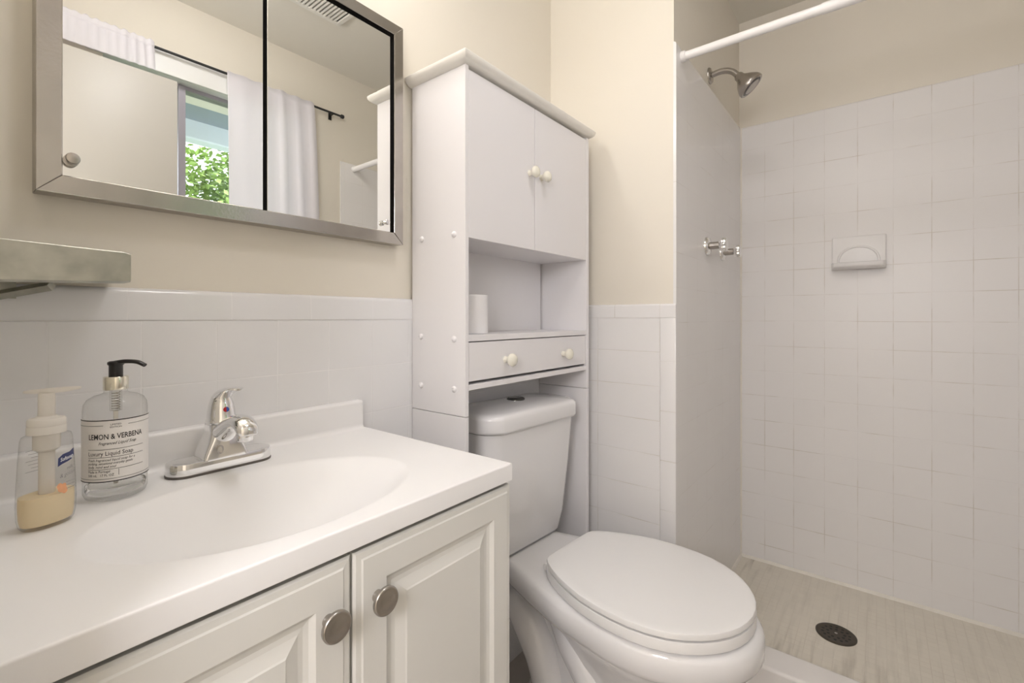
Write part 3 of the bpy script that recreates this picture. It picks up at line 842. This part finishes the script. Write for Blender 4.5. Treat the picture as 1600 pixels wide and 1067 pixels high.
for cx_, cz_, r_ in ((0.003, 0.0440, 0.0042), (0.0010, 0.0470, 0.0030), (0.006, 0.0410, 0.0034), (0.0055, 0.0465, 0.0026)):
    vc = bm.verts.new(sf(cx_, cz_)); ring = [bm.verts.new(sf(cx_ + r_ * math.cos(2 * PI * k / 12), cz_ + r_ * 1.2 * math.sin(2 * PI * k / 12))) for k in range(12)]
    for k in range(12): bm.faces.new((vc, ring[k], ring[(k + 1) % 12]))
obj('flower_print', bm, M['orange_ink'], so, None, 'small peach flower print')
bm = bm_new(); sbk = surfo(-1)
for k in range(7):
    wrap_rule(bm, sbk, -0.016, 0.010 - 0.003 * (k % 3), 0.088 - k * 0.0042, 0.0005, 10)
obj('back_lettering', bm, M['grey_ink'], so)

# ------------------------------------------------------------------ medicine cabinet with mirror doors
mc = thing('medicine_cabinet', 'mirrored medicine cabinet with stainless frame over the vanity', 'medicine cabinet', (0.4135, 0.949, 1.297))
MX0, MX1, MZ0, MZ1 = 0.097, 0.7303, 1.297, 1.8274
bm = bm_new()
fw = 0.0265
g_ = 0.0004
def piece(q):
    yf, yb = 0.9168, 0.9495
    c0 = (sum(p[0] for p in q) / 4, sum(p[1] for p in q) / 4)
    sh = [(p[0] + (0.0007 if p[0] < c0[0] else -0.0007), p[1] + (0.0007 if p[1] < c0[1] else -0.0007)) for p in q]
    add_loft(bm, [[(x, yb, z) for x, z in q], [(x, yf + 0.0007, z) for x, z in q], [(x, yf, z) for x, z in sh]])
XA, XB, ZA, ZB = MX0, MX1, MZ0, MZ1
piece([(XA + g_, ZA), (XB - g_, ZA), (XB - fw - g_, ZA + fw), (XA + fw + g_, ZA + fw)])
piece([(XA + fw + g_, ZB - fw), (XB - fw - g_, ZB - fw), (XB - g_, ZB), (XA + g_, ZB)])
piece([(XA, ZA + g_), (XA + fw, ZA + fw + g_), (XA + fw, ZB - fw - g_), (XA, ZB - g_)])
piece([(XB - fw, ZA + fw + g_), (XB, ZA + g_), (XB, ZB - g_), (XB - fw, ZB - fw - g_)])
obj('frame', bm, M['steel'], mc, None, 'brushed stainless frame with mitred corners')
bm = bm_new(); add_box(bm, MX0 + 0.004, 0.9330, MZ0 + 0.004, MX1 - 0.004, 0.9490, MZ1 - 0.004)
obj('case', bm, M['black'], mc, None, 'black case edge showing round the mirrors')
for x0_, x1_, kx, kz in ((MX0 + fw + 0.0005, 0.4015, 0.1335, 1.3475), (0.4092, 0.6945, 0.6775, 1.3440)):
    bm = bm_new(); add_box(bm, x0_, 0.9205, MZ0 + fw + 0.0005, x1_, 0.9255, MZ1 - fw - 0.009, 0.0006, 1)
    d = obj('mirror_door', bm, M['mirror'], mc)
    bm = bm_new()
    add_lathe_dir(bm, [(0.0088, 0.0), (0.0088, 0.0015), (0.004, 0.0025), (0.0038, 0.010), (0.0075, 0.0115), (0.0082, 0.0140), (0.0074, 0.0165), (0.003, 0.0175)] if kx < 0.4 else
                  [(0.0045, 0.0), (0.0035, 0.002), (0.0032, 0.008), (0.0062, 0.0095), (0.0068, 0.0125), (0.0058, 0.015), (0.002, 0.016)], (kx, 0.9204, kz), (0, -1, 0), 28)
    obj('knob', bm, M['nickel'] if kx < 0.4 else M['chrome'], d, 45, 'small round metal knob')

# ------------------------------------------------------------------ chrome wall shelf at the left
ws = thing('chrome_wall_shelf', 'mottled old chrome wall shelf above the soap bottles', 'wall shelf', (0.10, 0.949, 1.17))
bm = bm_new()
sec = []
for x, zt_, zb_ in ((0.020, 1.2192, 1.1625), (0.08, 1.2172, 1.1650), (0.14, 1.2150, 1.1672), (0.180, 1.2136, 1.1690), (0.1868, 1.2115, 1.1710)):
    sec.append([(x, 0.862, zt_), (x, 0.8515, zt_), (x, 0.850, zt_ - 0.0012), (x, 0.850, zb_ + 0.003), (x, 0.853, zb_), (x, 0.862, zb_)])
add_loft(bm, sec)
obj('front_rail', bm, M['old_chrome'], ws, 35)
bm = bm_new(); add_box(bm, 0.020, 0.858, 1.1745, 0.182, 0.9492, 1.1775)
obj('shelf_plate', bm, M['old_chrome'], ws)
bm = bm_new()
pb = [(0.030, 0.935), (0.108, 0.858)]
add_tube(bm, [(0.060, 0.9405, 1.1490), (0.106, 0.862, 1.1620)], 0.0055, 4, ry=0.0065)
add_box(bm, 0.060, 0.934, 1.146, 0.080, 0.9408, 1.176)
obj('bracket', bm, M['old_chrome'], ws)

# ------------------------------------------------------------------ over-toilet cabinet
oc = thing('toilet_cabinet', 'tall white storage cabinet standing over the toilet', 'cabinet', (1.069, 0.845, 0))
CX0, CX1, CYF, CYB = 0.778, 1.360, 0.7525, 0.9405
PT = 0.0118
for xa, xb, side in ((CX0, CX0 + PT, 0), (CX1 - 0.0155, CX1, 1)):
    bm = bm_new()
    add_box(bm, xa, CYF, 0.0, xb, CYB, 0.8873, 0.0006, 1)
    add_box(bm, xa, CYF, 0.8888, xb, CYB, 1.7075, 0.0006, 1)
    sp = obj('side_panel', bm, M['laminate'], oc)
    if side == 0:
        for yy, zz in ((0.9030, 1.316), (0.7885, 1.316), (0.9060, 1.072), (0.7885, 1.069), (0.9060, 0.950), (0.7885, 0.951)):
            bm = bm_new(); add_lathe_dir(bm, [(0.0075, -0.0004), (0.0074, 0.0016), (0.0055, 0.0040), (0.0020, 0.0050)], (xa, yy, zz), (-1, 0, 0), 18)
            obj('screw_cap', bm, M['laminate'], sp, 60)
XI0, XI1 = CX0 + PT, CX1 - 0.0155
bm = bm_new(); add_box(bm, XI0, 0.929, 0.930, XI1 - 0.0085, 0.935, 1.7075)
obj('back_panel', bm, M['laminate'], oc)
for z0_, z1_, yf_ in ((1.3065, 1.3185, 0.7690), (1.0635, 1.0780, 0.7530), (0.9488, 0.9620, 0.7530), (1.695, 1.7075, 0.7690)):
    bm = bm_new(); add_box(bm, XI0, yf_, z0_, XI1, 0.929, z1_, 0.0006, 1)
    obj('shelf', bm, M['laminate'], oc)
def mushroom(origin, s=1.0):
    bm = bm_new()
    add_lathe_dir(bm, [(0.0075 * s, 0), (0.0062 * s, 0.006 * s), (0.0065 * s, 0.011 * s), (0.0125 * s, 0.0145 * s), (0.0142 * s, 0.019 * s), (0.0128 * s, 0.0235 * s), (0.008 * s, 0.0265 * s), (0.002 * s, 0.0275 * s)], origin, (0, -1, 0), 30)
    return bm
split = 1.0560
for xa, xb, kx in ((XI0 + 0.0008, split - 0.0012, 1.0300), (split + 0.0012, XI1 - 0.0012, 1.0860)):
    bm = bm_new(); add_box(bm, xa, 0.7530, 1.3065, xb, 0.7685, 1.7000, 0.0008, 1)
    d = obj('door', bm, M['laminate'], oc)
    obj('knob', mushroom((kx, 0.7530, 1.5150), 1.12), M['cream_knob'], d, 60, 'cream mushroom knob')
bm = bm_new(); add_box(bm, XI0 + 0.0015, 0.7550, 0.9690, XI1 - 0.0025, 0.770, 1.0610, 0.001, 1); add_box(bm, XI0 + 0.012, 0.770, 0.9665, XI1 - 0.012, 0.925, 1.052)
dr = obj('drawer', bm, M['laminate'], oc)
for kx, kz in ((0.9280, 1.0120), (1.2050, 1.0100)):
    obj('knob', mushroom((kx, 0.7550, kz), 1.2), M['cream_knob'], dr, 60, 'cream mushroom knob')
bm = bm_new()
lay = [(0.0, 1.7075), (0.004, 1.7085), (0.010, 1.7110), (0.0150, 1.7150), (0.0185, 1.7200), (0.0195, 1.7235), (0.0195, 1.7275), (0.0180, 1.7295)]
rings = []
for o_, z in lay:
    rings.append([(CX0 - o_, CYF - o_, z), (CX1 + o_ * 0.55, CYF - o_, z), (CX1 + o_ * 0.55, CYB + 0.005, z), (CX0 - o_, CYB + 0.005, z)])
add_loft(bm, rings)
obj('top_molding', bm, M['molding'], oc, 35)

# toilet roll on the open shelf
bm = bm_new()
add_lathe(bm, [(0.0200, 0.0), (0.0485, 0.0), (0.0500, 0.0015), (0.0500, 0.0985), (0.0485, 0.100), (0.0200, 0.100)], 0.8925, 0.8500, 1.0782, 48, cap0=False, cap1=False)
bmr = bm
add_lathe(bmr, [(0.0200, 0.100), (0.0200, 0.0)], 0.8925, 0.8500, 1.0782, 48, cap0=False, cap1=False)
tag(obj('toilet_roll', bmr, M['tissue'], None, 40), 'white toilet paper roll standing on the open cabinet shelf', 'toilet roll')

# ------------------------------------------------------------------ toilet
TO = Vector((1.093, 0.65, 0.0)); TA = math.radians(4.0)
te = Vector((math.cos(TA), -math.sin(TA), 0)); ta_ = Vector((-math.sin(TA), -math.cos(TA), 0))
def T(u, w, z): return TO + te * u + ta_ * w + Vector((0, 0, z))
to = thing('toilet', 'white toilet with closed lid between vanity and shower', 'toilet', tuple(T(0, 0.05, 0)))
def bowl_ring(hw, v0, v1, vm, z, hb, n=64, pw=2.0, shift=0.0):
    """egg outline: widest (hw) at vm, front at v1, straight back at v0 of half width hb."""
    pts = []
    for k in range(n):
        a = 2 * PI * k / n
        ca, sa = math.cos(a), math.sin(a)
        if sa >= 0:
            u = hw * math.copysign(abs(ca) ** (2 / pw), ca); w = vm + (v1 - vm) * abs(sa) ** (2 / pw)
        else:
            t = -sa                       # 0 at widest, 1 at back
            e = 3.4
            u0 = math.copysign(abs(ca) ** (2 / e), ca)
            w = vm - (vm - v0) * t ** (2 / e)
            q = (vm - w) / (vm - v0) if vm > v0 else 0
            q = q * q * (3 - 2 * q)
            u = u0 * (hw * (1 - q) + hb * q)
        pts.append(T(u + shift, w, z))
    return pts
bm = bm_new()
R_ = [(0.100, -0.15, 0.285, 0.10, 0.0, 0.095), (0.102, -0.15, 0.29, 0.10, 0.02, 0.095), (0.092, -0.14, 0.275, 0.10, 0.05, 0.085), (0.084, -0.13, 0.265, 0.12, 0.12, 0.068),
      (0.092, -0.12, 0.285, 0.14, 0.20, 0.060), (0.110, -0.13, 0.322, 0.18, 0.27, 0.060), (0.132, -0.16, 0.368, 0.20, 0.33, 0.065), (0.148, -0.19, 0.400, 0.205, 0.362, 0.072), (0.163, -0.215, 0.424, 0.208, 0.380, 0.084),
      (0.178, -0.245, 0.443, 0.21, 0.3885, 0.102), (0.189, -0.264, 0.456, 0.21, 0.397, 0.116), (0.195, -0.272, 0.463, 0.21, 0.410, 0.123), (0.1965, -0.273, 0.465, 0.21, 0.430, 0.125), (0.1945, -0.272, 0.463, 0.21, 0.448, 0.123), (0.189, -0.268, 0.457, 0.21, 0.4565, 0.118), (0.180, -0.264, 0.447, 0.21, 0.4605, 0.111), (0.150, -0.25, 0.40, 0.21, 0.4615, 0.095)]
add_loft(bm, [bowl_ring(*r) for r in R_])
obj('bowl', bm, M['porcelain'], to, 70)
bm = bm_new()
tw = smooth_path([T(-0.01, -0.16, 0.33), T(-0.050, -0.145, 0.330), T(-0.074, -0.095, 0.300), T(-0.078, -0.045, 0.225), T(-0.072, -0.025, 0.12), T(-0.068, -0.025, 0.0)], 8)
add_tube(bm, tw, lerp_list([0.045, 0.052, 0.050, 0.046, 0.044, 0.046], len(tw)), 24, up=(0, 1, 0))
tw = smooth_path([T(-0.045, -0.03, 0.36), T(-0.072, 0.05, 0.30), T(-0.082, 0.14, 0.205), T(-0.074, 0.21, 0.11), T(-0.066, 0.22, 0.0)], 8)
add_tube(bm, tw, lerp_list([0.03, 0.042, 0.040, 0.036, 0.036], len(tw)), 24, up=(0, 1, 0))
obj('trapway', bm, M['porcelain'], to, 70)
for sg in (-1, 1):
    bm = bm_new(); b = bmesh.new(); add_lathe(b, [(0.013, 0), (0.013, 0.006), (0.009, 0.013), (0.002, 0.016)], n=20); merge(bm, b, Matrix.Translation(T(sg * 0.113, 0.02, 0.0)))
    obj('bolt_cap', bm, M['porcelain'], to, 50)
# tank
def tank_ring(hw, v0, v1, bow, z, r=0.045, n=10, shift=-0.018):
    pts = []
    base = rrect(0, (v0 + v1) / 2, hw, abs(v1 - v0) / 2, r, n)
    for u, w in base:
        if w > (v0 + v1) / 2:
            w = w + bow * (1 - (u / hw) ** 2)
        pts.append(T(u + shift, w, z))
    return pts
bm = bm_new()
add_loft(bm, [tank_ring(*a) for a in [(0.150, -0.275, -0.150, 0.018, 0.4625, 0.035), (0.160, -0.278, -0.142, 0.02, 0.475, 0.04), (0.172, -0.280, -0.135, 0.024, 0.53, 0.042), (0.188, -0.282, -0.125, 0.028, 0.68, 0.045), (0.197, -0.283, -0.118, 0.030, 0.815, 0.045)]])
obj('tank', bm, M['porcelain'], to, 60)
bm = bm_new()
add_loft(bm, [tank_ring(*a) for a in [(0.194, -0.283, -0.118, 0.030, 0.8155, 0.046), (0.203, -0.285, -0.109, 0.033, 0.819, 0.050), (0.205, -0.285, -0.106, 0.034, 0.826, 0.050), (0.205, -0.285, -0.106, 0.034, 0.854, 0.050), (0.2035, -0.2845, -0.1075, 0.034, 0.8615, 0.050), (0.198, -0.282, -0.113, 0.034, 0.8665, 0.048), (0.188, -0.278, -0.122, 0.032, 0.8695, 0.046), (0.15, -0.26, -0.145, 0.024, 0.875, 0.040), (0.09, -0.235, -0.175, 0.012, 0.8785, 0.025), (0.03, -0.215, -0.195, 0.003, 0.8795, 0.009)]])
lid = obj('tank_lid', bm, M['porcelain'], to, 70)
bm = bm_new(); b = bmesh.new(); add_lathe(b, [(0.027, -0.002), (0.027, 0.004), (0.0245, 0.006), (0.0225, 0.0045), (0.020, 0.0060), (0.004, 0.0065)], n=36); merge(bm, b, Matrix.Translation(T(-0.022, -0.192, 0.8775)))
obj('flush_button', bm, M['chrome_painted_reflection'], lid, 45, 'round chrome flush button, dark reflection put into its colour')
# seat and lid
SEAT = [(-0.016, 0.0), (-0.016, 0.060), (-0.0150, 0.090), (-0.010, 0.106), (0.003, 0.119), (0.027, 0.1355), (0.06, 0.1530), (0.10, 0.1690), (0.14, 0.1810), (0.18, 0.1875), (0.22, 0.1900), (0.26, 0.1885), (0.30, 0.1815), (0.335, 0.1685), (0.365, 0.1505), (0.39, 0.1290), (0.41, 0.1060), (0.426, 0.0810), (0.437, 0.0560), (0.4435, 0.0290), (0.446, 0.0)]
def seat_ring(s, z):
    prof = [(u, w) for w, u in SEAT]
    full = prof + [(-u, w) for u, w in reversed(prof[1:-1])]
    d = 0.19 * (1 - s)          # inset in metres, the same all round
    pts = []
    n = len(full)
    for i, (u, w) in enumerate(full):
        a, b = full[i - 1], full[(i + 1) % n]
        tx, ty = b[0] - a[0], b[1] - a[1]
        L_ = math.hypot(tx, ty)
        nx, ny = -ty / L_, tx / L_      # inward
        pts.append(T(u + nx * d, w + ny * d, z) if s > 0.85 else T(u * s, 0.22 + (w - 0.22) * s, z))
    return pts
bm = bm_new(); add_loft(bm, [seat_ring(0.97, 0.4640), seat_ring(0.998, 0.4648), seat_ring(1.004, 0.4660), seat_ring(1.004, 0.4865), seat_ring(1.0, 0.4880), seat_ring(0.93, 0.4882)])
obj('seat', bm, M['seat_plastic'], to, 35)
bm = bm_new(); add_loft(bm, [seat_ring(0.93, 0.4915), seat_ring(0.985, 0.4915), seat_ring(1.0, 0.4925), seat_ring(1.0, 0.5020), seat_ring(0.995, 0.5040), seat_ring(0.975, 0.5052), seat_ring(0.9, 0.5058), seat_ring(0.5, 0.5070), seat_ring(0.1, 0.508)])
obj('seat_lid', bm, M['seat_plastic'], to, 35)
for su, sw in ((-0.12, 0.06), (0.12, 0.06), (-0.11, 0.36), (0.11, 0.36)):
    bm = bm_new(); b = bmesh.new(); add_lathe(b, [(0.008, 0.4880), (0.008, 0.4918)], n=16); merge(bm, b, Matrix.Translation(T(su, sw, 0)))
    obj('bumper', bm, M['seat_plastic'], to)
for sg in (-1, 1):
    bm = bm_new(); add_tube(bm, [T(sg * 0.078 - 0.020, -0.020, 0.4760), T(sg * 0.078 + 0.020, -0.020, 0.4760)], 0.0085, 18)
    b = bmesh.new(); add_lathe(b, [(0.012, 0.461), (0.012, 0.467), (0.008, 0.472)], n=20); merge(bm, b, Matrix.Translation(T(sg * 0.078, -0.022, 0)))
    obj('hinge', bm, M['seat_plastic'], to, 45)

# ------------------------------------------------------------------ shower fittings
HXX, HZ = 1.812, 2.016
sh = thing('showerhead', 'nickel shower head on a bent arm high on the shower wall', 'shower head', (HXX, YS, HZ))
bm = bm_new(); add_lathe_dir(bm, [(0.029, 0.0), (0.029, 0.003), (0.025, 0.008), (0.012, 0.011)], (HXX, 0.4975, HZ), (0, -1, 0), 36)
obj('flange', bm, M['nickel'], sh, 50)
pth = smooth_path([(HXX, 0.4975, HZ), (HXX, 0.455, HZ + 0.004), (HXX, 0.420, HZ - 0.008), (HXX, 0.392, HZ - 0.040)], 8)
bm = bm_new(); add_tube(bm, pth, 0.0105, 20, up=(1, 0, 0)); obj('arm', bm, M['nickel'], sh, 60)
hd_o = Vector((HXX, 0.398, HZ - 0.032)); hd_d = Vector((0.15, -0.66, -0.73)).normalized()
bm = bm_new(); add_lathe_dir(bm, [(0.012, -0.006), (0.016, 0.000), (0.017, 0.010), (0.021, 0.016), (0.033, 0.030), (0.043, 0.046), (0.0455, 0.053), (0.0455, 0.061), (0.043, 0.0635), (0.0365, 0.0625)], hd_o, hd_d, 44)
hb_ = obj('head', bm, M['nickel'], sh, 50)
bm = bm_new(); add_lathe_dir(bm, [(0.0365, 0.0620), (0.0365, 0.0632), (0.030, 0.0640), (0.029, 0.0634)], hd_o, hd_d, 40)
obj('spray_ring', bm, M['black_plastic'], hb_, 50, 'dark ring round the spray face')
bm = bm_new(); add_lathe_dir(bm, [(0.0285, 0.0630), (0.0285, 0.0648), (0.020, 0.0655), (0.002, 0.0655)], hd_o, hd_d, 40)
obj('spray_face', bm, M['nickel'], hb_, 50)

def valve(x, z, label):
    t = thing('shower_valve', label, 'shower handle', (x, YS, z), 'shower handles')
    bm = bm_new(); add_lathe_dir(bm, [(0.033, 0.0), (0.033, 0.003), (0.029, 0.010), (0.015, 0.013)], (x, YS, z), (0, -1, 0), 36)
    obj('escutcheon', bm, M['chrome'], t, 50)
    bm = bm_new(); add_lathe_dir(bm, [(0.0135, 0.010), (0.0125, 0.045), (0.0125, 0.052)], (x, YS, z), (0, -1, 0), 28)
    obj('stem', bm, M['nickel'], t, 50)
    bm = bm_new(); b = bmesh.new(); n = 60
    rings = []
    for r, h in ((0.016, 0.044), (0.0215, 0.048), (0.0225, 0.054), (0.0225, 0.064), (0.0205, 0.068), (0.010, 0.0695)):
        rings.append([((r * (1 + (0.085 * math.cos(10 * 2 * PI * k / n) if r > 0.02 else 0))) * math.cos(2 * PI * k / n), (r * (1 + (0.085 * math.cos(10 * 2 * PI * k / n) if r > 0.02 else 0))) * math.sin(2 * PI * k / n), h) for k in range(n)])
    add_loft(b, rings); merge(bm, b, axis_matrix((x, YS, z), (0, -1, 0)))
    obj('knob', bm, M['chrome'], t, 50, 'fluted chrome knob')
valve(1.748, 1.376, 'chrome shower handle nearer the toilet')
valve(1.953, 1.376, 'chrome shower handle nearer the shower corner')

# soap dish
DYa, DYb, DZa, DZb = -0.0180, 0.1515, 1.3140, 1.4370
sd = thing('soap_dish', 'white ceramic soap dish set in the long shower wall', 'soap dish', (XS, 0.067, 1.314))
bm = bm_new()
yc_, hw_ = (DYa + DYb) / 2, (DYb - DYa) / 2
add_box(bm, XS - 0.014, DYa, DZa + 0.006, XS + 0.002, DYb, DZb, 0.004, 3)
obj('back_plate', bm, M['ceramic'], sd, 50)
bm = bm_new()
rings = []
for d_, z0_, z1_, s_ in ((0.0, 1.308, 1.334, 1.0), (0.022, 1.308, 1.332, 1.0), (0.040, 1.310, 1.332, 0.97), (0.050, 1.314, 1.332, 0.92), (0.054, 1.320, 1.330, 0.87)):
    rings.append([(XS - 0.012 - d_, yc_ - hw_ * s_, z0_), (XS - 0.012 - d_, yc_ + hw_ * s_, z0_), (XS - 0.012 - d_, yc_ + hw_ * s_, z1_), (XS - 0.012 - d_, yc_ - hw_ * s_, z1_)])
add_loft(bm, rings)
obj('tray', bm, M['ceramic'], sd, 45)
bm = bm_new()
arc = [(XS - 0.0145, yc_ + 0.064 * math.cos(a), 1.334 + 0.062 * math.sin(a) ** 0.85) for a in [PI * k / 28 for k in range(29)]]
add_tube(bm, arc, 0.0042, 10, up=(1, 0, 0))
obj('arch', bm, M['ceramic'], sd, 60)

# floor drain
fd = thing('floor_drain', 'round dark metal drain in the beige shower floor', 'drain', (1.898, 0.116, SF))
bm = bm_new(); add_lathe(bm, [(0.058, 0.0), (0.058, 0.0022), (0.054, 0.0036), (0.050, 0.0030), (0.004, 0.0030)], 1.898, 0.116, SF, 48)
obj('grate', bm, M['bronze'], fd, 40)
bm = bm_new()
for ring_r, cnt in ((0.038, 14), (0.024, 9)):
    for k in range(cnt):
        a = 2 * PI * k / cnt
        add_lathe(bm, [(0.0045, 0.0028), (0.0045, 0.0034)], 1.898 + ring_r * math.cos(a), 0.116 + ring_r * math.sin(a), SF, 10)
hole_part = obj('hole', bm, M['black'], fd)
hole_part['kind'] = 'stuff'
bm = bm_new(); add_lathe(bm, [(0.005, 0.0028), (0.0048, 0.0044), (0.002, 0.005)], 1.898, 0.116, SF, 16)
obj('screw', bm, M['nickel'], fd, 40)

# shower curtain rod
cr = thing('shower_curtain_rod', 'white shower curtain rod across the top of the shower opening', 'curtain rod', (1.479, YS, 1.937))
RZ = 1.9375
bm = bm_new(); add_tube(bm, [(1.479, 0.486, RZ), (1.479, 0.119, RZ)], 0.0125, 24); obj('thin_tube', bm, M['rod_white'], cr, 60)
bm = bm_new(); add_tube(bm, [(1.479, 0.121, RZ), (1.479, YB + 0.016, RZ)], 0.0142, 24); obj('thick_tube', bm, M['rod_white'], cr, 60)
for y_, d_ in ((YS, -1), (YB + 0.008, 1)):
    bm = bm_new(); add_lathe_dir(bm, [(0.0165, 0.0), (0.0165, 0.012), (0.0145, 0.014)], (1.479, y_, RZ), (0, d_, 0), 28); obj('end_cap', bm, M['rod_white'], cr, 45)

# ------------------------------------------------------------------ window curtains and rod (in the mirror)
RY, RZc = YB + 0.030, 2.196
wr = thing('window_curtain_rod', 'thin black curtain rod over the window seen in the mirror', 'curtain rod', (0.79, YB, RZc))
bm = bm_new(); add_tube(bm, [(0.19, RY, RZc), (1.385, RY, RZc)], 0.0055, 14); obj('rod', bm, M['black_metal'], wr, 60)
for xx, sg in ((1.385, 1), (0.19, -1)):
    bm = bm_new(); add_lathe_dir(bm, [(0.006, 0), (0.0105, 0.004), (0.0105, 0.016), (0.006, 0.020)], (xx, RY, RZc), (sg, 0, 0), 18); obj('finial', bm, M['black_metal'], wr, 45)
for xx in (0.30, 1.34):
    bm = bm_new(); add_tube(bm, [(xx, RY, RZc - 0.006), (xx, YB + 0.004, RZc - 0.006)], 0.004, 10); add_box(bm, xx - 0.008, YB, RZc - 0.028, xx + 0.008, YB + 0.004, RZc + 0.012); obj('bracket', bm, M['black_metal'], wr)
def curtain(x0, x1, xb0, xb1, z1, z0, seed, label, amp=0.008, folds=5):
    rnd = random.Random(seed)
    NXc, NZc = 150, 46
    ph = [rnd.random() * 6.28 for _ in range(4)]
    rows = []
    for j in range(NZc + 1):
        t = j / NZc; z = z1 + (z0 - z1) * t
        row = []
        for i in range(NXc + 1):
            s = i / NXc
            x = (x0 + (x1 - x0) * s) * (1 - t ** 0.5) + (xb0 + (xb1 - xb0) * s) * t ** 0.5
            w = math.sin(s * folds * 2 * PI + ph[0] + 0.8 * math.sin(3 * s + ph[1])) * 0.7 + 0.3 * math.sin(s * folds * 4.7 + ph[2] + t * 2)
            a = amp * (0.35 + 0.65 * min(1, t * 6)) * (0.35 + 0.9 * s * s + 0.2 * math.sin(s * 7 + ph[3]))
            y = RY + 0.008 + (0.004 if t * (z1 - z0) < 0.02 else 0) + a * w * (1 if w > 0 else 0.6)
            row.append((x, max(y, YB + 0.012), z + (0.004 * w if j == 0 else 0)))
        rows.append(row)
    bm = bm_new()
    add_loft(bm, rows, False, False, False)
    o = obj('window_curtain', bm, M['sheer'], None, 179)
    md = o.modifiers.new('thickness', 'SOLIDIFY'); md.thickness = 0.0012
    tag(o, label, 'curtain', 'window curtains')
curtain(0.830, 1.228, 0.842, 1.275, 2.205, 0.95, 11, 'white window curtain panel right of the window pane in the mirror')
curtain(0.230, 0.566, 0.225, 0.572, 2.212, 2.10, 12, 'short strip of white curtain above the open door in the mirror', amp=0.004, folds=12)

# ceiling vent (in the mirror)
cv = thing('ceiling_vent', 'white louvred fan cover on the ceiling seen in the mirror', 'vent', (1.01, 0.08, ZC))
VX0, VX1, VY0, VY1 = 0.850, 1.165, -0.070, 0.215
bm = bm_new()
lay = [(0.0, ZC), (0.0, ZC - 0.006), (0.006, ZC - 0.014), (0.026, ZC - 0.016), (0.028, ZC - 0.010)]
add_loft(bm, [[(VX0 + i, VY0 + i, z), (VX1 - i, VY0 + i, z), (VX1 - i, VY1 - i, z), (VX0 + i, VY1 - i, z)] for i, z in lay], True, False, False)
obj('frame', bm, M['vent'], cv)
bm = bm_new(); add_box(bm, VX0 + 0.02, VY0 + 0.02, ZC - 0.006, VX1 - 0.02, VY1 - 0.02, ZC - 0.003); obj('cavity', bm, M['vent_dark'], cv)
bm = bm_new()
x = VX0 + 0.030
while x < VX1 - 0.030:
    add_box(bm, x, VY0 + 0.026, ZC - 0.0155, x + 0.0075, VY1 - 0.026, ZC - 0.006); x += 0.0160
obj('grille', bm, M['vent'], cv)

# ------------------------------------------------------------------ vanity lamp and added fill lights
vl = thing('vanity_light', 'three globe vanity light on the wall above the mirror', 'wall lamp', (0.41, 0.949, 2.10))
bm = bm_new(); add_box(bm, 0.13, 0.930, 2.075, 0.69, 0.9495, 2.135, 0.006); obj('back_plate', bm, M['steel'], vl, 40)
for k in range(3):
    gx = 0.22 + 0.19 * k
    bm = bm_new(); add_lathe_dir(bm, [(0.022, 0), (0.022, 0.022), (0.016, 0.026)], (gx, 0.930, 2.105), (0, -1, 0), 24); hld = obj('socket', bm, M['chrome'], vl, 45)
    bm = bm_new(); bmesh.ops.create_uvsphere(bm, u_segments=24, v_segments=14, radius=0.048, matrix=Matrix.Translation((gx, 0.862, 2.105))); obj('globe', bm, M['bulb'], vl, 179)
LX_, LY_ = -0.74, -0.10
hl = thing('added_hall_fill', 'added fill light, a glowing drum on a pole unseen in the hall behind the doorway', 'added fill light', (LX_, LY_, 0))  # added behind the camera to brighten the room from the front
bm = bm_new(); add_lathe(bm, [(0.14, 0.0), (0.14, 0.015), (0.03, 0.03)], LX_, LY_, 0, 40); obj('base', bm, M['nickel'], hl, 40)
bm = bm_new(); add_tube(bm, [(LX_, LY_, 0.02), (LX_, LY_, 0.8), (LX_, LY_, 1.50)], 0.011, 16); obj('pole', bm, M['nickel'], hl, 60)
bm = bm_new(); add_lathe(bm, [(0.02, 1.44), (0.21, 1.44), (0.20, 1.74), (0.02, 1.74)], LX_, LY_, 0, 40); obj('shade', bm, M['hall_fill'], hl, 40)
bl = thing('added_ceiling_fill', 'added round ceiling fill light, unseen over the bathroom floor', 'ceiling lamp', (0.62, 0.16, ZC))  # added out of view to even out the light in the room
bm = bm_new(); add_lathe(bm, [(0.150, 0.0), (0.150, -0.018), (0.140, -0.022)], 0.62, 0.16, ZC, 40); obj('base', bm, M['trim_white'], bl, 40)
bm = bm_new(); add_lathe(bm, [(0.138, -0.0225), (0.135, -0.040), (0.11, -0.062), (0.065, -0.078), (0.02, -0.083)], 0.62, 0.16, ZC, 40); obj('shade', bm, M['ceil_fill'], bl, 60)
